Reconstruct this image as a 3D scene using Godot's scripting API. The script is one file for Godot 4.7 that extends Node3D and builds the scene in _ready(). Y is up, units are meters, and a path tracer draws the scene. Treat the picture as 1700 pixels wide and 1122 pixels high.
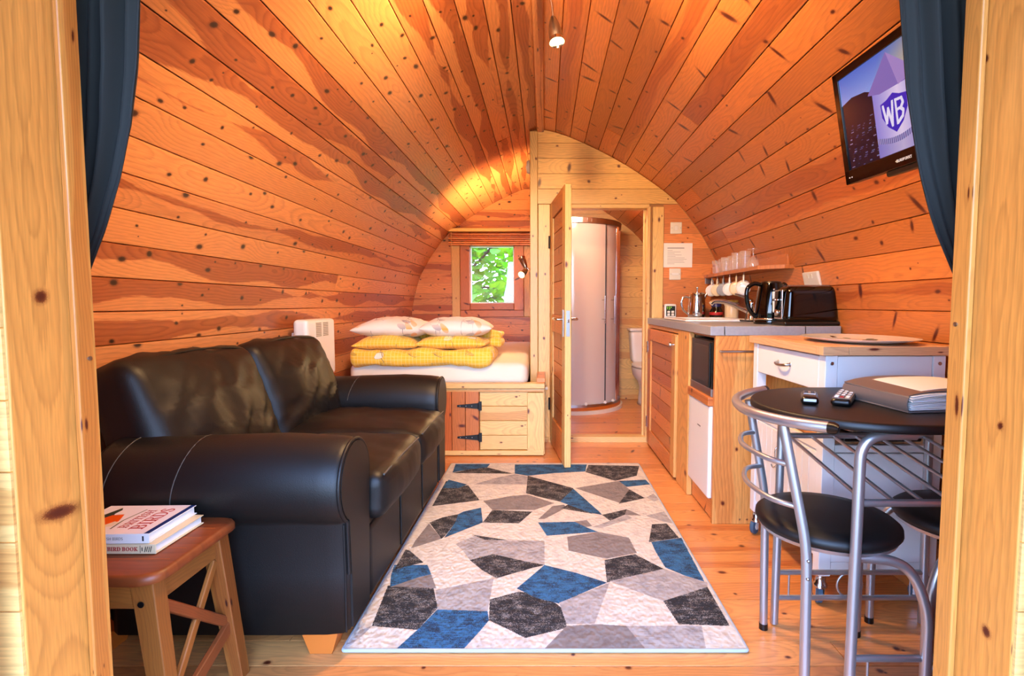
extends Node3D
# A camping pod: curved pine walls, leather sofa, bed, bathroom and kitchen seen through its open front doors.
# World: x right, y up, the cabin runs away from the camera along -z. "d" is the distance along -z.

const RX := -0.03                     # the ridge line
const D0 := 0.74                      # outer face of the front wall
const D1 := 5.65                      # back wall
const DP := 3.88                      # partition in front of the bathroom
var M := {}
var used := {}
var rng := RandomNumberGenerator.new()
var prof := PackedVector2Array()      # right half of the pod section, floor to ridge, from the ridge line
var nz := FastNoiseLite.new()

# ------------------------------------------------------------------ mesh collector
class MB:
	var v := PackedVector3Array()
	var n := PackedVector3Array()
	var uv := PackedVector2Array()
	var ix := PackedInt32Array()
	func vert(p: Vector3, nn: Vector3, t := Vector2.ZERO) -> int:
		v.append(p); n.append(nn); uv.append(t)
		return v.size() - 1
	func tri(a: int, b: int, c: int) -> void:      # counter-clockwise seen from outside
		ix.append(a); ix.append(c); ix.append(b)
	func quad(a: int, b: int, c: int, d: int) -> void:
		tri(a, b, c); tri(a, c, d)
	func mesh() -> ArrayMesh:
		var a := []
		a.resize(Mesh.ARRAY_MAX)
		a[Mesh.ARRAY_VERTEX] = v; a[Mesh.ARRAY_NORMAL] = n; a[Mesh.ARRAY_TEX_UV] = uv; a[Mesh.ARRAY_INDEX] = ix
		var m := ArrayMesh.new()
		m.add_surface_from_arrays(Mesh.PRIMITIVE_TRIANGLES, a)
		return m
	# recompute normals, averaged over vertices in one place
	func smooth() -> MB:
		var acc := {}
		for i in range(0, ix.size(), 3):
			var a := v[ix[i]]; var b := v[ix[i + 2]]; var c := v[ix[i + 1]]
			var f := (b - a).cross(c - a)
			for p: Vector3 in [a, b, c]:
				var k := Vector3i((p * 20000.0).round())
				acc[k] = acc.get(k, Vector3.ZERO) + f
		for i in v.size():
			n[i] = (acc.get(Vector3i((v[i] * 20000.0).round()), Vector3.UP) as Vector3).normalized()
		return self
	func moved(t: Transform3D) -> MB:
		if t.basis.determinant() < 0.0:      # a mirrored copy: turn its triangles round
			for i in range(0, ix.size(), 3):
				var s := ix[i + 1]
				ix[i + 1] = ix[i + 2]
				ix[i + 2] = s
		for i in v.size():
			v[i] = t * v[i]
			n[i] = (t.basis * n[i]).normalized()
		return self
	func add(o: MB, t := Transform3D.IDENTITY) -> MB:
		var k := v.size()
		for i in o.v.size():
			v.append(t * o.v[i]); n.append((t.basis * o.n[i]).normalized()); uv.append(o.uv[i])
		for i in o.ix: ix.append(k + i)
		return self
	# box with chamfered, smooth-shaded edges. W: wood mapping [strip, strips, u0, long axis], else metres
	func box(c: Vector3, s: Vector3, bev := 0.003, w := []) -> MB:
		var h := s * 0.5
		bev = minf(bev, minf(h.x, minf(h.y, h.z)) * 0.9)
		var la := 0
		if w.size() > 3: la = w[3]
		elif s.y >= s.x and s.y >= s.z: la = 1
		elif s.z >= s.x and s.z >= s.y: la = 2
		var id := {}
		for sx: int in [-1, 1]:
			for sy: int in [-1, 1]:
				for sz: int in [-1, 1]:
					for ax in 3:
						var p := Vector3(sx * (h.x - bev), sy * (h.y - bev), sz * (h.z - bev))
						var nn := Vector3.ZERO
						nn[ax] = [sx, sy, sz][ax]
						p[ax] = nn[ax] * h[ax]
						id[[sx, sy, sz, ax]] = vert(c + p, nn, MB.wood_uv(p, s, ax, la, w))
		for ax in 3:
			var b := (ax + 1) % 3
			var d := (ax + 2) % 3
			for sg: int in [-1, 1]:
				var q := []
				for e: Array in [[-1, -1], [1, -1], [1, 1], [-1, 1]]:
					var k := [0, 0, 0]
					k[ax] = sg; k[b] = e[0]; k[d] = e[1]
					q.append(id[[k[0], k[1], k[2], ax]])
				if sg > 0: quad(q[0], q[1], q[2], q[3])
				else: quad(q[3], q[2], q[1], q[0])
		# edges along axis ax, between faces b and d
		for ax in 3:
			var b := (ax + 1) % 3
			var d := (ax + 2) % 3
			for sb: int in [-1, 1]:
				for sd: int in [-1, 1]:
					var k0 := [0, 0, 0]; var k1 := [0, 0, 0]
					k0[ax] = -1; k0[b] = sb; k0[d] = sd
					k1[ax] = 1; k1[b] = sb; k1[d] = sd
					var a0: int = id[[k0[0], k0[1], k0[2], b]]; var a1: int = id[[k1[0], k1[1], k1[2], b]]
					var c0: int = id[[k0[0], k0[1], k0[2], d]]; var c1: int = id[[k1[0], k1[1], k1[2], d]]
					if sb * sd > 0: quad(a1, a0, c0, c1)
					else: quad(a0, a1, c1, c0)
		for sx: int in [-1, 1]:
			for sy: int in [-1, 1]:
				for sz: int in [-1, 1]:
					var a: int = id[[sx, sy, sz, 0]]; var b: int = id[[sx, sy, sz, 1]]; var d: int = id[[sx, sy, sz, 2]]
					if sx * sy * sz > 0: tri(a, b, d)
					else: tri(a, d, b)
		return self
	static func wood_uv(p: Vector3, s: Vector3, ax: int, la: int, w: Array) -> Vector2:
		var o := [0, 1, 2]
		o.erase(la)
		if w.is_empty():
			if ax == la: return Vector2(p[o[0]], p[o[1]])
			return Vector2(p[la], p[o[1]] if ax == o[0] else p[o[0]])
		var across: int = o[0]
		if ax == o[0] or (ax == la and s[o[1]] > s[o[0]]): across = o[1]
		var wide := maxf(s[o[0]], s[o[1]])
		var t := p[across] / wide
		return Vector2(p[la] / 2.4 + w[2], (w[0] + 0.5 + t * 0.94) / w[1])
	# polygon (counter-clockwise in x,y) pushed from z0 to z1
	func prism(poly: PackedVector2Array, z0: float, z1: float, w := [], pitch := 0.11, vertical := false) -> MB:
		if Geometry2D.is_polygon_clockwise(poly):
			poly = poly.duplicate(); poly.reverse()
		var lo := poly[0]; var hi := poly[0]
		for p in poly: lo = lo.min(p); hi = hi.max(p)
		var mid := (lo + hi) * 0.5
		var uvs := PackedVector2Array()
		for p in poly:
			if w.is_empty(): uvs.append(p)
			elif vertical: uvs.append(Vector2(p.y / 2.4 + w[2], (w[0] + 0.5 + (p.x - mid.x) / maxf(pitch, hi.x - lo.x) * 0.94) / w[1]))
			else: uvs.append(Vector2(p.x / 2.4 + w[2], (w[0] + 0.5 + (p.y - mid.y) / maxf(pitch, hi.y - lo.y) * 0.94) / w[1]))
		var t := Geometry2D.triangulate_polygon(poly)
		for side: int in [1, 0]:
			var k := v.size()
			for i in poly.size(): vert(Vector3(poly[i].x, poly[i].y, z1 if side else z0), Vector3(0, 0, 1 if side else -1), uvs[i])
			for i in range(0, t.size(), 3):
				var a := poly[t[i]]; var b := poly[t[i + 1]]; var c := poly[t[i + 2]]
				var ccw := (b - a).cross(c - a) > 0.0
				if ccw == (side == 1): tri(k + t[i], k + t[i + 1], k + t[i + 2])
				else: tri(k + t[i], k + t[i + 2], k + t[i + 1])
		for i in poly.size():
			var j := (i + 1) % poly.size()
			var e := (poly[j] - poly[i]).normalized()
			var nn := Vector3(e.y, -e.x, 0)
			var a := vert(Vector3(poly[i].x, poly[i].y, z0), nn, uvs[i])
			var b := vert(Vector3(poly[j].x, poly[j].y, z0), nn, uvs[j])
			var c := vert(Vector3(poly[j].x, poly[j].y, z1), nn, uvs[j])
			var d := vert(Vector3(poly[i].x, poly[i].y, z1), nn, uvs[i])
			quad(a, b, c, d)
		return self
	# round bar along a path; r: radius or one radius per point
	func tube(path: PackedVector3Array, r: Variant, seg := 10, caps := true) -> MB:
		var k := v.size()
		var m := path.size()
		var t0 := (path[1] - path[0]).normalized()
		var up := Vector3.UP if absf(t0.y) < 0.9 else Vector3.RIGHT
		var a := t0.cross(up).normalized()
		var along := 0.0
		for i in m:
			var t := (path[mini(i + 1, m - 1)] - path[maxi(i - 1, 0)]).normalized()
			a = (a - t * a.dot(t)).normalized()
			var b := t.cross(a)
			var rr: float = r[i] if r is Array or r is PackedFloat32Array else r
			if i: along += path[i].distance_to(path[i - 1])
			for j in seg + 1:
				var g := TAU * j / seg
				var o := a * cos(g) + b * sin(g)
				vert(path[i] + o * rr, o, Vector2(along, float(j) / seg * 0.1))
		for i in m - 1:
			for j in seg:
				var p := k + i * (seg + 1) + j
				quad(p, p + 1, p + seg + 2, p + seg + 1)
		if caps:
			for e: int in [0, m - 1]:
				var nn := (path[0] - path[1]).normalized() if e == 0 else (path[m - 1] - path[m - 2]).normalized()
				var c := vert(path[e], nn)
				var q := []
				for j in seg: q.append(vert(v[k + e * (seg + 1) + j], nn))
				for j in seg:
					if e == 0: tri(c, q[(j + 1) % seg], q[j])
					else: tri(c, q[j], q[(j + 1) % seg])
		return self
	# turned shape round the y axis: profile of (radius, height), listed so that the outside is on the right going up
	func lathe(p: Array, seg := 24) -> MB:
		for i in p.size() - 1:
			var a: Vector2 = p[i]; var b: Vector2 = p[i + 1]
			if a.distance_to(b) < 1e-6: continue
			var e := (b - a).normalized()
			var e0 := e; var e1 := e
			if i > 0 and (a - p[i - 1] as Vector2).normalized().dot(e) > 0.6: e0 = ((a - p[i - 1] as Vector2).normalized() + e).normalized()
			if i + 2 < p.size() and (p[i + 2] - b as Vector2).normalized().dot(e) > 0.6: e1 = ((p[i + 2] - b as Vector2).normalized() + e).normalized()
			var k := v.size()
			for j in seg + 1:
				var g := TAU * j / seg
				vert(Vector3(a.x * cos(g), a.y, a.x * sin(g)), Vector3(e0.y * cos(g), -e0.x, e0.y * sin(g)), Vector2(float(j) / seg, a.y))
				vert(Vector3(b.x * cos(g), b.y, b.x * sin(g)), Vector3(e1.y * cos(g), -e1.x, e1.y * sin(g)), Vector2(float(j) / seg, b.y))
			for j in seg:
				var q := k + j * 2
				quad(q, q + 1, q + 3, q + 2)
		return self
	# six-sided grid of m x m cells per side, laid on by f(point on the unit cube) -> place
	func blob(m: int, f: Callable) -> MB:
		for ax in 3:
			var b := (ax + 1) % 3
			var d := (ax + 2) % 3
			for sg: int in [-1, 1]:
				var k := v.size()
				for i in m + 1:
					for j in m + 1:
						var p := Vector3.ZERO
						p[ax] = sg; p[b] = 2.0 * i / m - 1.0; p[d] = 2.0 * j / m - 1.0
						var w: Vector3 = f.call(p)
						var t := Vector2(w.x, w.z)
						if ax == 0: t = Vector2(w.z, w.y)
						elif ax == 2: t = Vector2(w.x, w.y)
						vert(w, Vector3.UP, t)
				for i in m:
					for j in m:
						var q := k + i * (m + 1) + j
						if sg > 0: quad(q, q + m + 1, q + m + 2, q + 1)
						else: quad(q, q + 1, q + m + 2, q + m + 1)
		return smooth()
	# sheet of thickness th over f(s, t), s and t from 0 to 1
	func sheet(ns: int, nt: int, f: Callable, th: float) -> MB:
		var g := []
		for i in ns + 1:
			for j in nt + 1: g.append(f.call(float(i) / ns, float(j) / nt))
		var W := nt + 1
		var k := v.size()
		for side in 2:
			for i in ns + 1:
				for j in nt + 1:
					var du: Vector3 = g[mini(i + 1, ns) * W + j] - g[maxi(i - 1, 0) * W + j]
					var dv: Vector3 = g[i * W + mini(j + 1, nt)] - g[i * W + maxi(j - 1, 0)]
					var nn := du.cross(dv).normalized() * (1.0 if side == 0 else -1.0)
					vert(g[i * W + j] + nn * th * 0.5, nn, Vector2(float(i) / ns, float(j) / nt))
		var o := (ns + 1) * W
		for i in ns:
			for j in nt:
				var q := k + i * W + j
				quad(q, q + W, q + W + 1, q + 1)
				quad(o + q, o + q + 1, o + q + W + 1, o + q + W)
		for i in ns:
			var q := k + i * W
			quad(q, o + q, o + q + W, q + W)
			quad(q + nt, q + W + nt, o + q + W + nt, o + q + nt)
		for j in nt:
			var q := k + j
			quad(q, q + 1, o + q + 1, o + q)
			q = k + ns * W + j
			quad(q, o + q, o + q + 1, q + 1)
		return self

func path(a: Array) -> PackedVector3Array: return PackedVector3Array(a)

# polyline with its corners rounded to radius r
func fillet(a: Array, r: float, m := 5) -> PackedVector3Array:
	var o := PackedVector3Array([a[0]])
	for i in range(1, a.size() - 1):
		var p: Vector3 = a[i]
		var t0: Vector3 = (a[i - 1] - p); var t1: Vector3 = (a[i + 1] - p)
		var q := minf(r, minf(t0.length(), t1.length()) * 0.48)
		var s := p + t0.normalized() * q; var e := p + t1.normalized() * q
		for k in m + 1:
			var t := float(k) / m
			o.append(s.lerp(p, t).lerp(p.lerp(e, t), t))
	o.append(a[a.size() - 1])
	return o

# smooth curve through points
func curve(a: Array, m := 6) -> PackedVector3Array:
	var o := PackedVector3Array()
	for i in a.size() - 1:
		var p0: Vector3 = a[maxi(i - 1, 0)]; var p3: Vector3 = a[mini(i + 2, a.size() - 1)]
		for k in m: o.append((a[i] as Vector3).cubic_interpolate(a[i + 1], p0, p3, float(k) / m))
	o.append(a[a.size() - 1])
	return o

# box with rounded edges, cut fine enough to bulge and crease; shape(p, unit) -> added displacement
func rbox(h: Vector3, r: float, m: int, shape: Variant = null) -> MB:
	return MB.new().blob(m, func(p: Vector3) -> Vector3:
		var q := Vector3.ZERO
		for k in 3:
			# put more of the grid near the rounded edges
			var t := absf(p[k])
			var flat := (h[k] - r) / h[k]
			var s := t / 0.72 * flat if t < 0.72 else flat + (t - 0.72) / 0.28 * (1.0 - flat)
			q[k] = signf(p[k]) * s * h[k]
		var core := q.clamp(-(h - Vector3(r, r, r)), h - Vector3(r, r, r))
		var o := q - core
		var w := core + (o.normalized() * r if o.length() > 1e-6 else Vector3.ZERO)
		if shape != null: w += shape.call(w, Vector3(w.x / h.x, w.y / h.y, w.z / h.z))
		return w)

func pillow_mesh(w: float, d: float, h: float, sag: float, sd: int) -> MB:
	var b := MB.new()
	var m := 22
	nz.seed = sd
	for s: int in [1, -1]:
		var k := b.v.size()
		for i in m + 1:
			for j in m + 1:
				var x := 2.0 * i / m - 1.0
				var z := 2.0 * j / m - 1.0
				x = sin(x * PI / 2); z = sin(z * PI / 2)
				var f := sqrt(maxf(0.0, (1.0 - pow(absf(x), 2.6)) * (1.0 - pow(absf(z), 2.6))))
				var px := x * w / 2 * (1.0 - 0.05 * (1.0 - z * z))
				var pz := z * d / 2 * (1.0 - 0.07 * (1.0 - x * x))
				var wr := nz.get_noise_3d(px * 500.0, s * 40.0, pz * 500.0) * 0.012 * f
				var y := s * h / 2 * f * (1.0 if s > 0 else 0.8) + wr - sag * x * x
				b.vert(Vector3(px, y, pz), Vector3.UP, Vector2(px, pz))
		for i in m:
			for j in m:
				var q := k + i * (m + 1) + j
				if s > 0: b.quad(q, q + 1, q + m + 2, q + m + 1)
				else: b.quad(q, q + m + 1, q + m + 2, q + 1)
	return b.smooth()

# ------------------------------------------------------------------ nodes
func numbered(called: String) -> String:
	var k: int = used.get(called, 0)
	used[called] = k + 1
	return called if k == 0 else "%s_%03d" % [called, k]

func tag(o: Node, label: String, category: String, group := "") -> void:
	o.set_meta("label", label)
	o.set_meta("category", category)
	if group: o.set_meta("group", group)

func thing(called: String, label: String, category: String, at := Vector3.ZERO, turn := 0.0, group := "") -> Node3D:
	var o := Node3D.new()
	o.name = numbered(called)
	add_child(o)
	o.position = at
	o.rotation.y = turn
	tag(o, label, category, group)
	return o

func part(parent: Node, called: String, mesh: Mesh, m: Material) -> MeshInstance3D:
	var o := MeshInstance3D.new()
	o.mesh = mesh
	o.material_override = m
	var k := 0
	var want := called
	while parent.has_node(NodePath(want)):
		k += 1
		want = "%s_%03d" % [called, k]
	o.name = want
	parent.add_child(o, true)
	return o

func solo(called: String, label: String, category: String, mesh: Mesh, m: Material, at := Vector3.ZERO, turn := 0.0, group := "") -> MeshInstance3D:
	var o := part(self, numbered(called), mesh, m)
	o.position = at
	o.rotation.y = turn
	tag(o, label, category, group)
	return o

func struct(called: String, mesh: Mesh, m: Material) -> MeshInstance3D:
	var o := part(self, numbered(called), mesh, m)
	o.set_meta("kind", "structure")
	return o

func copy(o: Node3D, at: Vector3, turn: float, label: String) -> Node3D:
	var c: Node3D = o.duplicate()
	c.name = numbered(String(o.name).rstrip("0123456789").rstrip("_"))
	add_child(c)
	c.position = at
	c.rotation.y = turn
	c.set_meta("label", label)
	return c

func bx(c: Vector3, s: Vector3, bev := 0.003, w := []) -> Mesh: return MB.new().box(c, s, bev, w).mesh()
func wd(strips: int, long_axis := -1) -> Array:
	var a := [rng.randi() % strips, strips, rng.randf()]
	if long_axis >= 0: a.append(long_axis)
	return a
func text_mesh(s: String, size: float, depth: float, font := "Droid Sans", bold := false) -> TextMesh:
	var t := TextMesh.new()
	var f := SystemFont.new()
	f.font_names = PackedStringArray([font])
	if bold: f.font_weight = 700
	t.font = f
	t.text = s
	t.font_size = 32
	t.pixel_size = size / 32.0
	t.depth = depth
	t.curve_step = 2.0
	return t

# ------------------------------------------------------------------ materials
func mat(called: String, c: Color, rough := 0.5, metal := 0.0) -> StandardMaterial3D:
	var m := StandardMaterial3D.new()
	m.resource_name = called
	m.albedo_color = c
	m.roughness = rough
	m.metallic = metal
	M[called] = m
	return m

func textured(called: String, t: Texture2D, rough := 0.5) -> StandardMaterial3D:
	var m := mat(called, Color.WHITE, rough)
	m.albedo_texture = t
	return m

func glow(called: String, c: Color, k: float) -> StandardMaterial3D:
	var m := mat(called, c, 0.4)
	m.emission_enabled = true
	m.emission = c
	m.emission_energy_multiplier = k
	return m

func noise_tex(sd: int, freq: float, size: int, normal := false, bump := 4.0) -> NoiseTexture2D:
	var f := FastNoiseLite.new()
	f.seed = sd
	f.frequency = freq
	f.fractal_octaves = 3
	var t := NoiseTexture2D.new()
	t.width = size; t.height = size
	t.seamless = true
	t.noise = f
	if normal:
		t.as_normal_map = true
		t.bump_strength = bump
	return t

func _ready() -> void:
	var cam := Camera3D.new()
	cam.name = "camera"
	add_child(cam)
	cam.projection = Camera3D.PROJECTION_FRUSTUM
	cam.near = 0.05
	cam.far = 200.0
	cam.size = 1122.0 / 870.0 * 0.05                       # focal length 870 px of the 1700 x 1122 picture
	cam.frustum_offset = Vector2((850.0 - 904.0) / 870.0 * 0.05, 0.0)
	cam.position = Vector3(0, 1.03, 0)
	cam.rotation.x = -atan(56.0 / 870.0)
	cam.current = true
	var env := Environment.new()
	env.background_mode = Environment.BG_SKY
	var sky := Sky.new()
	var sm := ProceduralSkyMaterial.new()
	sm.sky_top_color = Color(0.55, 0.70, 0.95)
	sm.sky_horizon_color = Color(0.84, 0.91, 1.0)
	sm.sky_curve = 0.12
	sm.sky_energy_multiplier = 3.4
	sm.ground_bottom_color = Color(0.30, 0.32, 0.24)
	sm.ground_horizon_color = Color(0.60, 0.62, 0.55)
	sm.ground_energy_multiplier = 0.8
	sky.sky_material = sm
	env.sky = sky
	env.tonemap_mode = Environment.TONE_MAPPER_LINEAR
	env.tonemap_exposure = 1.2
	env.sdfgi_enabled = true
	env.ssao_enabled = true
	env.ssil_enabled = true
	var we := WorldEnvironment.new()
	we.name = "world"
	we.environment = env
	add_child(we)
	var sun := DirectionalLight3D.new()
	sun.name = "sun"
	add_child(sun)
	sun.rotation = Vector3(deg_to_rad(-50), deg_to_rad(118), 0)      # from beyond the roof on the right: it lights the trees and the far part of the terrace
	sun.light_color = Color(1.0, 0.95, 0.86)
	sun.light_energy = 4.5
	sun.light_angular_distance = 0.6
	sun.shadow_enabled = true

	rng.seed = 4711
	for i in 4: rng.randf()
	nz.noise_type = FastNoiseLite.TYPE_SIMPLEX_SMOOTH
	nz.frequency = 0.02
	nz.fractal_octaves = 2
	make_materials()
	make_profile()
	make_pod_walls()
	make_floor()
	make_back_wall()
	make_partition()
	make_front()
	make_outside()
	make_rug()
	make_sofa()
	make_bed()
	make_kitchen()
	make_trolley()
	make_table()
	make_chairs()
	make_bathroom()
	make_tv()
	make_curtains()
	make_heater()
	make_stool()
	make_books()
	make_table_things()
	make_lamps()

# ------------------------------------------------------------------ computed textures
func tex(w: int, h: int, bytes: PackedByteArray) -> ImageTexture:
	return ImageTexture.create_from_image(Image.create_from_data(w, h, false, Image.FORMAT_RGB8, bytes))

# One strip of a pine atlas: rings round an off-centre pith, a streak of red heartwood in some boards, knots that bend the rings.
func pine_strip(out: Array, s: int, W: int, S: int, p: Dictionary, warp: PackedByteArray, slow: PackedByteArray, fine: PackedByteArray) -> void:
	var r := RandomNumberGenerator.new()
	r.seed = p.seed * 1000 + s * 77 + 5
	for i in 4: r.randf()
	var b := PackedByteArray()
	b.resize(W * S * 3)
	var pith := r.randf_range(-0.2, 1.2)
	var heart: bool = (s * 7 % 10) / 10.0 < p.heart
	var hc := r.randf_range(0.3, 0.7)
	var hw := r.randf_range(0.20, 0.40)
	var tone := r.randf_range(1.0 - p.vary, 1.0 + p.vary * 0.7)
	var red := r.randf_range(0.0, p.red)
	var freq := r.randf_range(7.0, 13.0)
	var grain: float = p.grain
	var sap: Color = p.sap; var core: Color = p.core; var knot: Color = p.knot
	# knots
	var K := []
	var x := r.randf_range(20, 200)
	while x < W - 20:
		if p.spike > 0.0 and r.randf() < p.spike:      # spike knots: long dark branches lying across the board
			var y := r.randf_range(0.15, 0.85)
			K.append([x, y, r.randf_range(0.05, 0.09), r.randf_range(0.14, 0.34), r.randf_range(-0.5, 0.5)])
		else:
			var q := r.randf_range(0.035, p.knot_size)
			K.append([x, clampf(hc + r.randf_range(-0.4, 0.4), 0.08, 0.92), q * r.randf_range(0.9, 1.7), q, r.randf_range(-0.2, 0.2)])
			if r.randf() < 0.3: K.append([x + r.randf_range(8, 40), r.randf_range(0.1, 0.9), q * 0.6, q * 0.45, 0.0])
		x += r.randf_range(p.gap * 0.4, p.gap * 1.6)
	var bend := PackedFloat32Array(); bend.resize(W * S)
	var dark := PackedFloat32Array(); dark.resize(W * S)
	for k: Array in K:
		var rx: float = k[2] * S; var ry: float = k[3] * S
		var cx: float = k[0]; var cy: float = k[1] * S
		for yy in range(maxi(0, int(cy - ry * 3)), mini(S, int(cy + ry * 3) + 1)):
			for xx in range(maxi(0, int(cx - rx * 4 - ry)), mini(W, int(cx + rx * 4 + ry) + 1)):
				var dy := (yy - cy) / ry
				var dx: float = (xx - cx - k[4] * (yy - cy)) / rx
				var e: float = dx * dx * 0.35 + dy * dy
				bend[yy * W + xx] += exp(-e * 0.6) * 0.11 * (1.0 if dy > 0.0 else -1.0) * minf(absf(dy) * 2.0, 1.0)
				var q := sqrt(dx * dx + dy * dy) + (fine[((yy * 7) % 256) * 256 + (xx * 7) % 256] - 128) * 0.0022
				if q < 1.0: dark[yy * W + xx] = maxf(dark[yy * W + xx], 1.0 - q * q * q * 0.55)
				elif q < 1.7: dark[yy * W + xx] = maxf(dark[yy * W + xx], 0.28 * (1.7 - q) / 0.7)
	var sw := r.randi() % 256
	for xx in W:
		# slow wandering along the board, made to close on itself
		var ca := cos(TAU * xx / W); var sa := sin(TAU * xx / W)
		var wander := 0.06 * ca + 0.04 * sa + along(slow, sw, xx * 256.0 / W) * 0.0014
		var lift := 0.30 + along(slow, sw + 90, xx * 256.0 / W) * 0.0042 + along(warp, sw + 60, xx * 256.0 / W) * 0.0006
		# the heartwood streak swells, thins and runs out along the board
		var hw2: float = hw + along(slow, sw + 40, absf(2.0 * xx / W - 1.0) * 110.0) * p.flame + along(warp, sw + 140, xx * 512.0 / W) * 0.0002
		var f0 := (xx / 8 + sw) % 256
		var f1 := (f0 + 1) % 256
		var ft := (xx % 8) / 8.0
		for yy in S:
			var y := float(yy) / S
			var i := yy * W + xx
			var row := ((yy * 2 + s * 31) % 256) * 256
			var fn := lerpf(fine[row + f0], fine[row + f1], ft) - 128.0
			var q := y + wander + bend[i]
			var dd := q - pith
			var ring := sqrt(dd * dd + lift * lift) * freq + fn * 0.0007
			ring -= floorf(ring)
			var late := ring * ring * ring * grain
			if ring > 0.84: late *= (1.0 - ring) * 6.25
			var hh := 0.0
			if heart:
				hh = clampf((hw2 - absf(q - hc) + fn * 0.0004) * 22.0, 0.0, 1.0) * (0.66 + 0.4 * late)
			hh = maxf(hh, red)
			var m := tone * (1.0 - late * 0.30) * (1.0 + fn * 0.0006)
			var dk := dark[i]
			var c0 := (sap.r + (core.r - sap.r) * hh) * m; var c1 := (sap.g + (core.g - sap.g) * hh) * (m - late * 0.05); var c2 := (sap.b + (core.b - sap.b) * hh) * (m - late * 0.08)
			i *= 3
			b[i] = int(clampf((c0 + (knot.r - c0) * dk) * 255.0, 0, 255))
			b[i + 1] = int(clampf((c1 + (knot.g - c1) * dk) * 255.0, 0, 255))
			b[i + 2] = int(clampf((c2 + (knot.b - c2) * dk) * 255.0, 0, 255))
	out[s] = b

# a noise row read between its samples
func along(b: PackedByteArray, row: int, x: float) -> float:
	var i := int(x)
	var k := (row % 256) * 256
	return lerpf(b[k + i % 256], b[k + (i + 1) % 256], x - i) - 128.0

func noise_bytes(sd: int, freq: float) -> PackedByteArray:
	var f := FastNoiseLite.new()
	f.seed = sd
	f.frequency = freq
	f.fractal_octaves = 3
	var im := f.get_seamless_image(256, 256)
	im.convert(Image.FORMAT_L8)
	return im.get_data()

func pine_atlas(W: int, S: int, N: int, p: Dictionary) -> ImageTexture:
	var out := []
	out.resize(N)
	var warp := noise_bytes(p.seed, 0.02)
	var slow := noise_bytes(p.seed + 2, 0.0085)
	var fine := noise_bytes(p.seed + 1, 0.11)
	var job := WorkerThreadPool.add_group_task(func(s: int) -> void: pine_strip(out, s, W, S, p, warp, slow, fine), N)
	WorkerThreadPool.wait_for_group_task_completion(job)
	var all := PackedByteArray()
	for b: PackedByteArray in out: all.append_array(b)
	return tex(W, S * N, all)

# flat drawing on an Image
func fill_poly(im: Image, a: Array, c: Color) -> void:
	var lo := 1e9; var hi := -1e9
	for p: Vector2 in a: lo = minf(lo, p.y); hi = maxf(hi, p.y)
	for y in range(maxi(0, int(lo)), mini(im.get_height() - 1, int(hi)) + 1):
		var xs := []
		for i in a.size():
			var p: Vector2 = a[i]; var q: Vector2 = a[(i + 1) % a.size()]
			if (p.y <= y + 0.5) != (q.y <= y + 0.5): xs.append(p.x + (y + 0.5 - p.y) / (q.y - p.y) * (q.x - p.x))
		xs.sort()
		for i in range(0, xs.size() - 1, 2):
			var x0 := clampi(int(round(xs[i])), 0, im.get_width()); var x1 := clampi(int(round(xs[i + 1])), 0, im.get_width())
			if x1 > x0: im.fill_rect(Rect2i(x0, y, x1 - x0, 1), c)

func stroke(im: Image, a: Array, w: float, c: Color) -> void:
	for i in a.size() - 1:
		var p: Vector2 = a[i]; var q: Vector2 = a[i + 1]
		var k := maxi(1, int(p.distance_to(q)))
		for j in k + 1:
			var t := p.lerp(q, float(j) / k) - Vector2(w, w) * 0.5
			im.fill_rect(Rect2i(int(round(t.x)), int(round(t.y)), maxi(1, int(w)), maxi(1, int(w))), c)

func leaf_outline(c: Vector2, r: float, wide: float, ang: float) -> Array:
	var a := []
	for i in 17:
		var t := TAU * i / 16.0
		var p := Vector2(cos(t) * r, sin(t) * r * wide * (0.75 + 0.25 * cos(t)))
		a.append(c + p.rotated(ang))
	return a

func sprig(im: Image, o: Vector2, s: float, kind: int, ink: Color, fill: Color) -> void:
	if kind == 0:      # stem with two leaves
		stroke(im, [o, o + Vector2(2, -14) * s, o + Vector2(-2, -30) * s, o + Vector2(0, -44) * s], 3.0, ink)
		for e: Array in [[Vector2(10, -6), 0.5], [Vector2(14, -1), 0.1]]:
			var l := leaf_outline(o + e[0] * s, 10 * s, 0.38, e[1])
			fill_poly(im, l, fill.lerp(ink, 0.35))
			stroke(im, l, 1.0, ink)
	elif kind == 1:    # seed head
		var l := leaf_outline(o, 15 * s, 0.85, -0.5)
		fill_poly(im, l, Color(0.93, 0.92, 0.88))
		stroke(im, l, 1.0, ink)
		stroke(im, [o + Vector2(-9, -9) * s, o + Vector2(9, -10) * s, o + Vector2(11, 2) * s], 4.0, ink.lerp(fill, 0.4))
		stroke(im, [o + Vector2(8, 8) * s, o + Vector2(15, 18) * s, o + Vector2(14, 34) * s], 2.0, ink)
	else:              # line-drawn flower
		for k in 7: stroke(im, [o, o + Vector2(16 * s, 0).rotated(k * 0.45 - 2.6), o + Vector2(20 * s, 0).rotated(k * 0.45 - 2.3), o], 1.0, ink)
		stroke(im, [o, o + Vector2(18, 6) * s, o + Vector2(40, 0) * s, o + Vector2(52, 3) * s], 1.5, ink)

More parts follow.
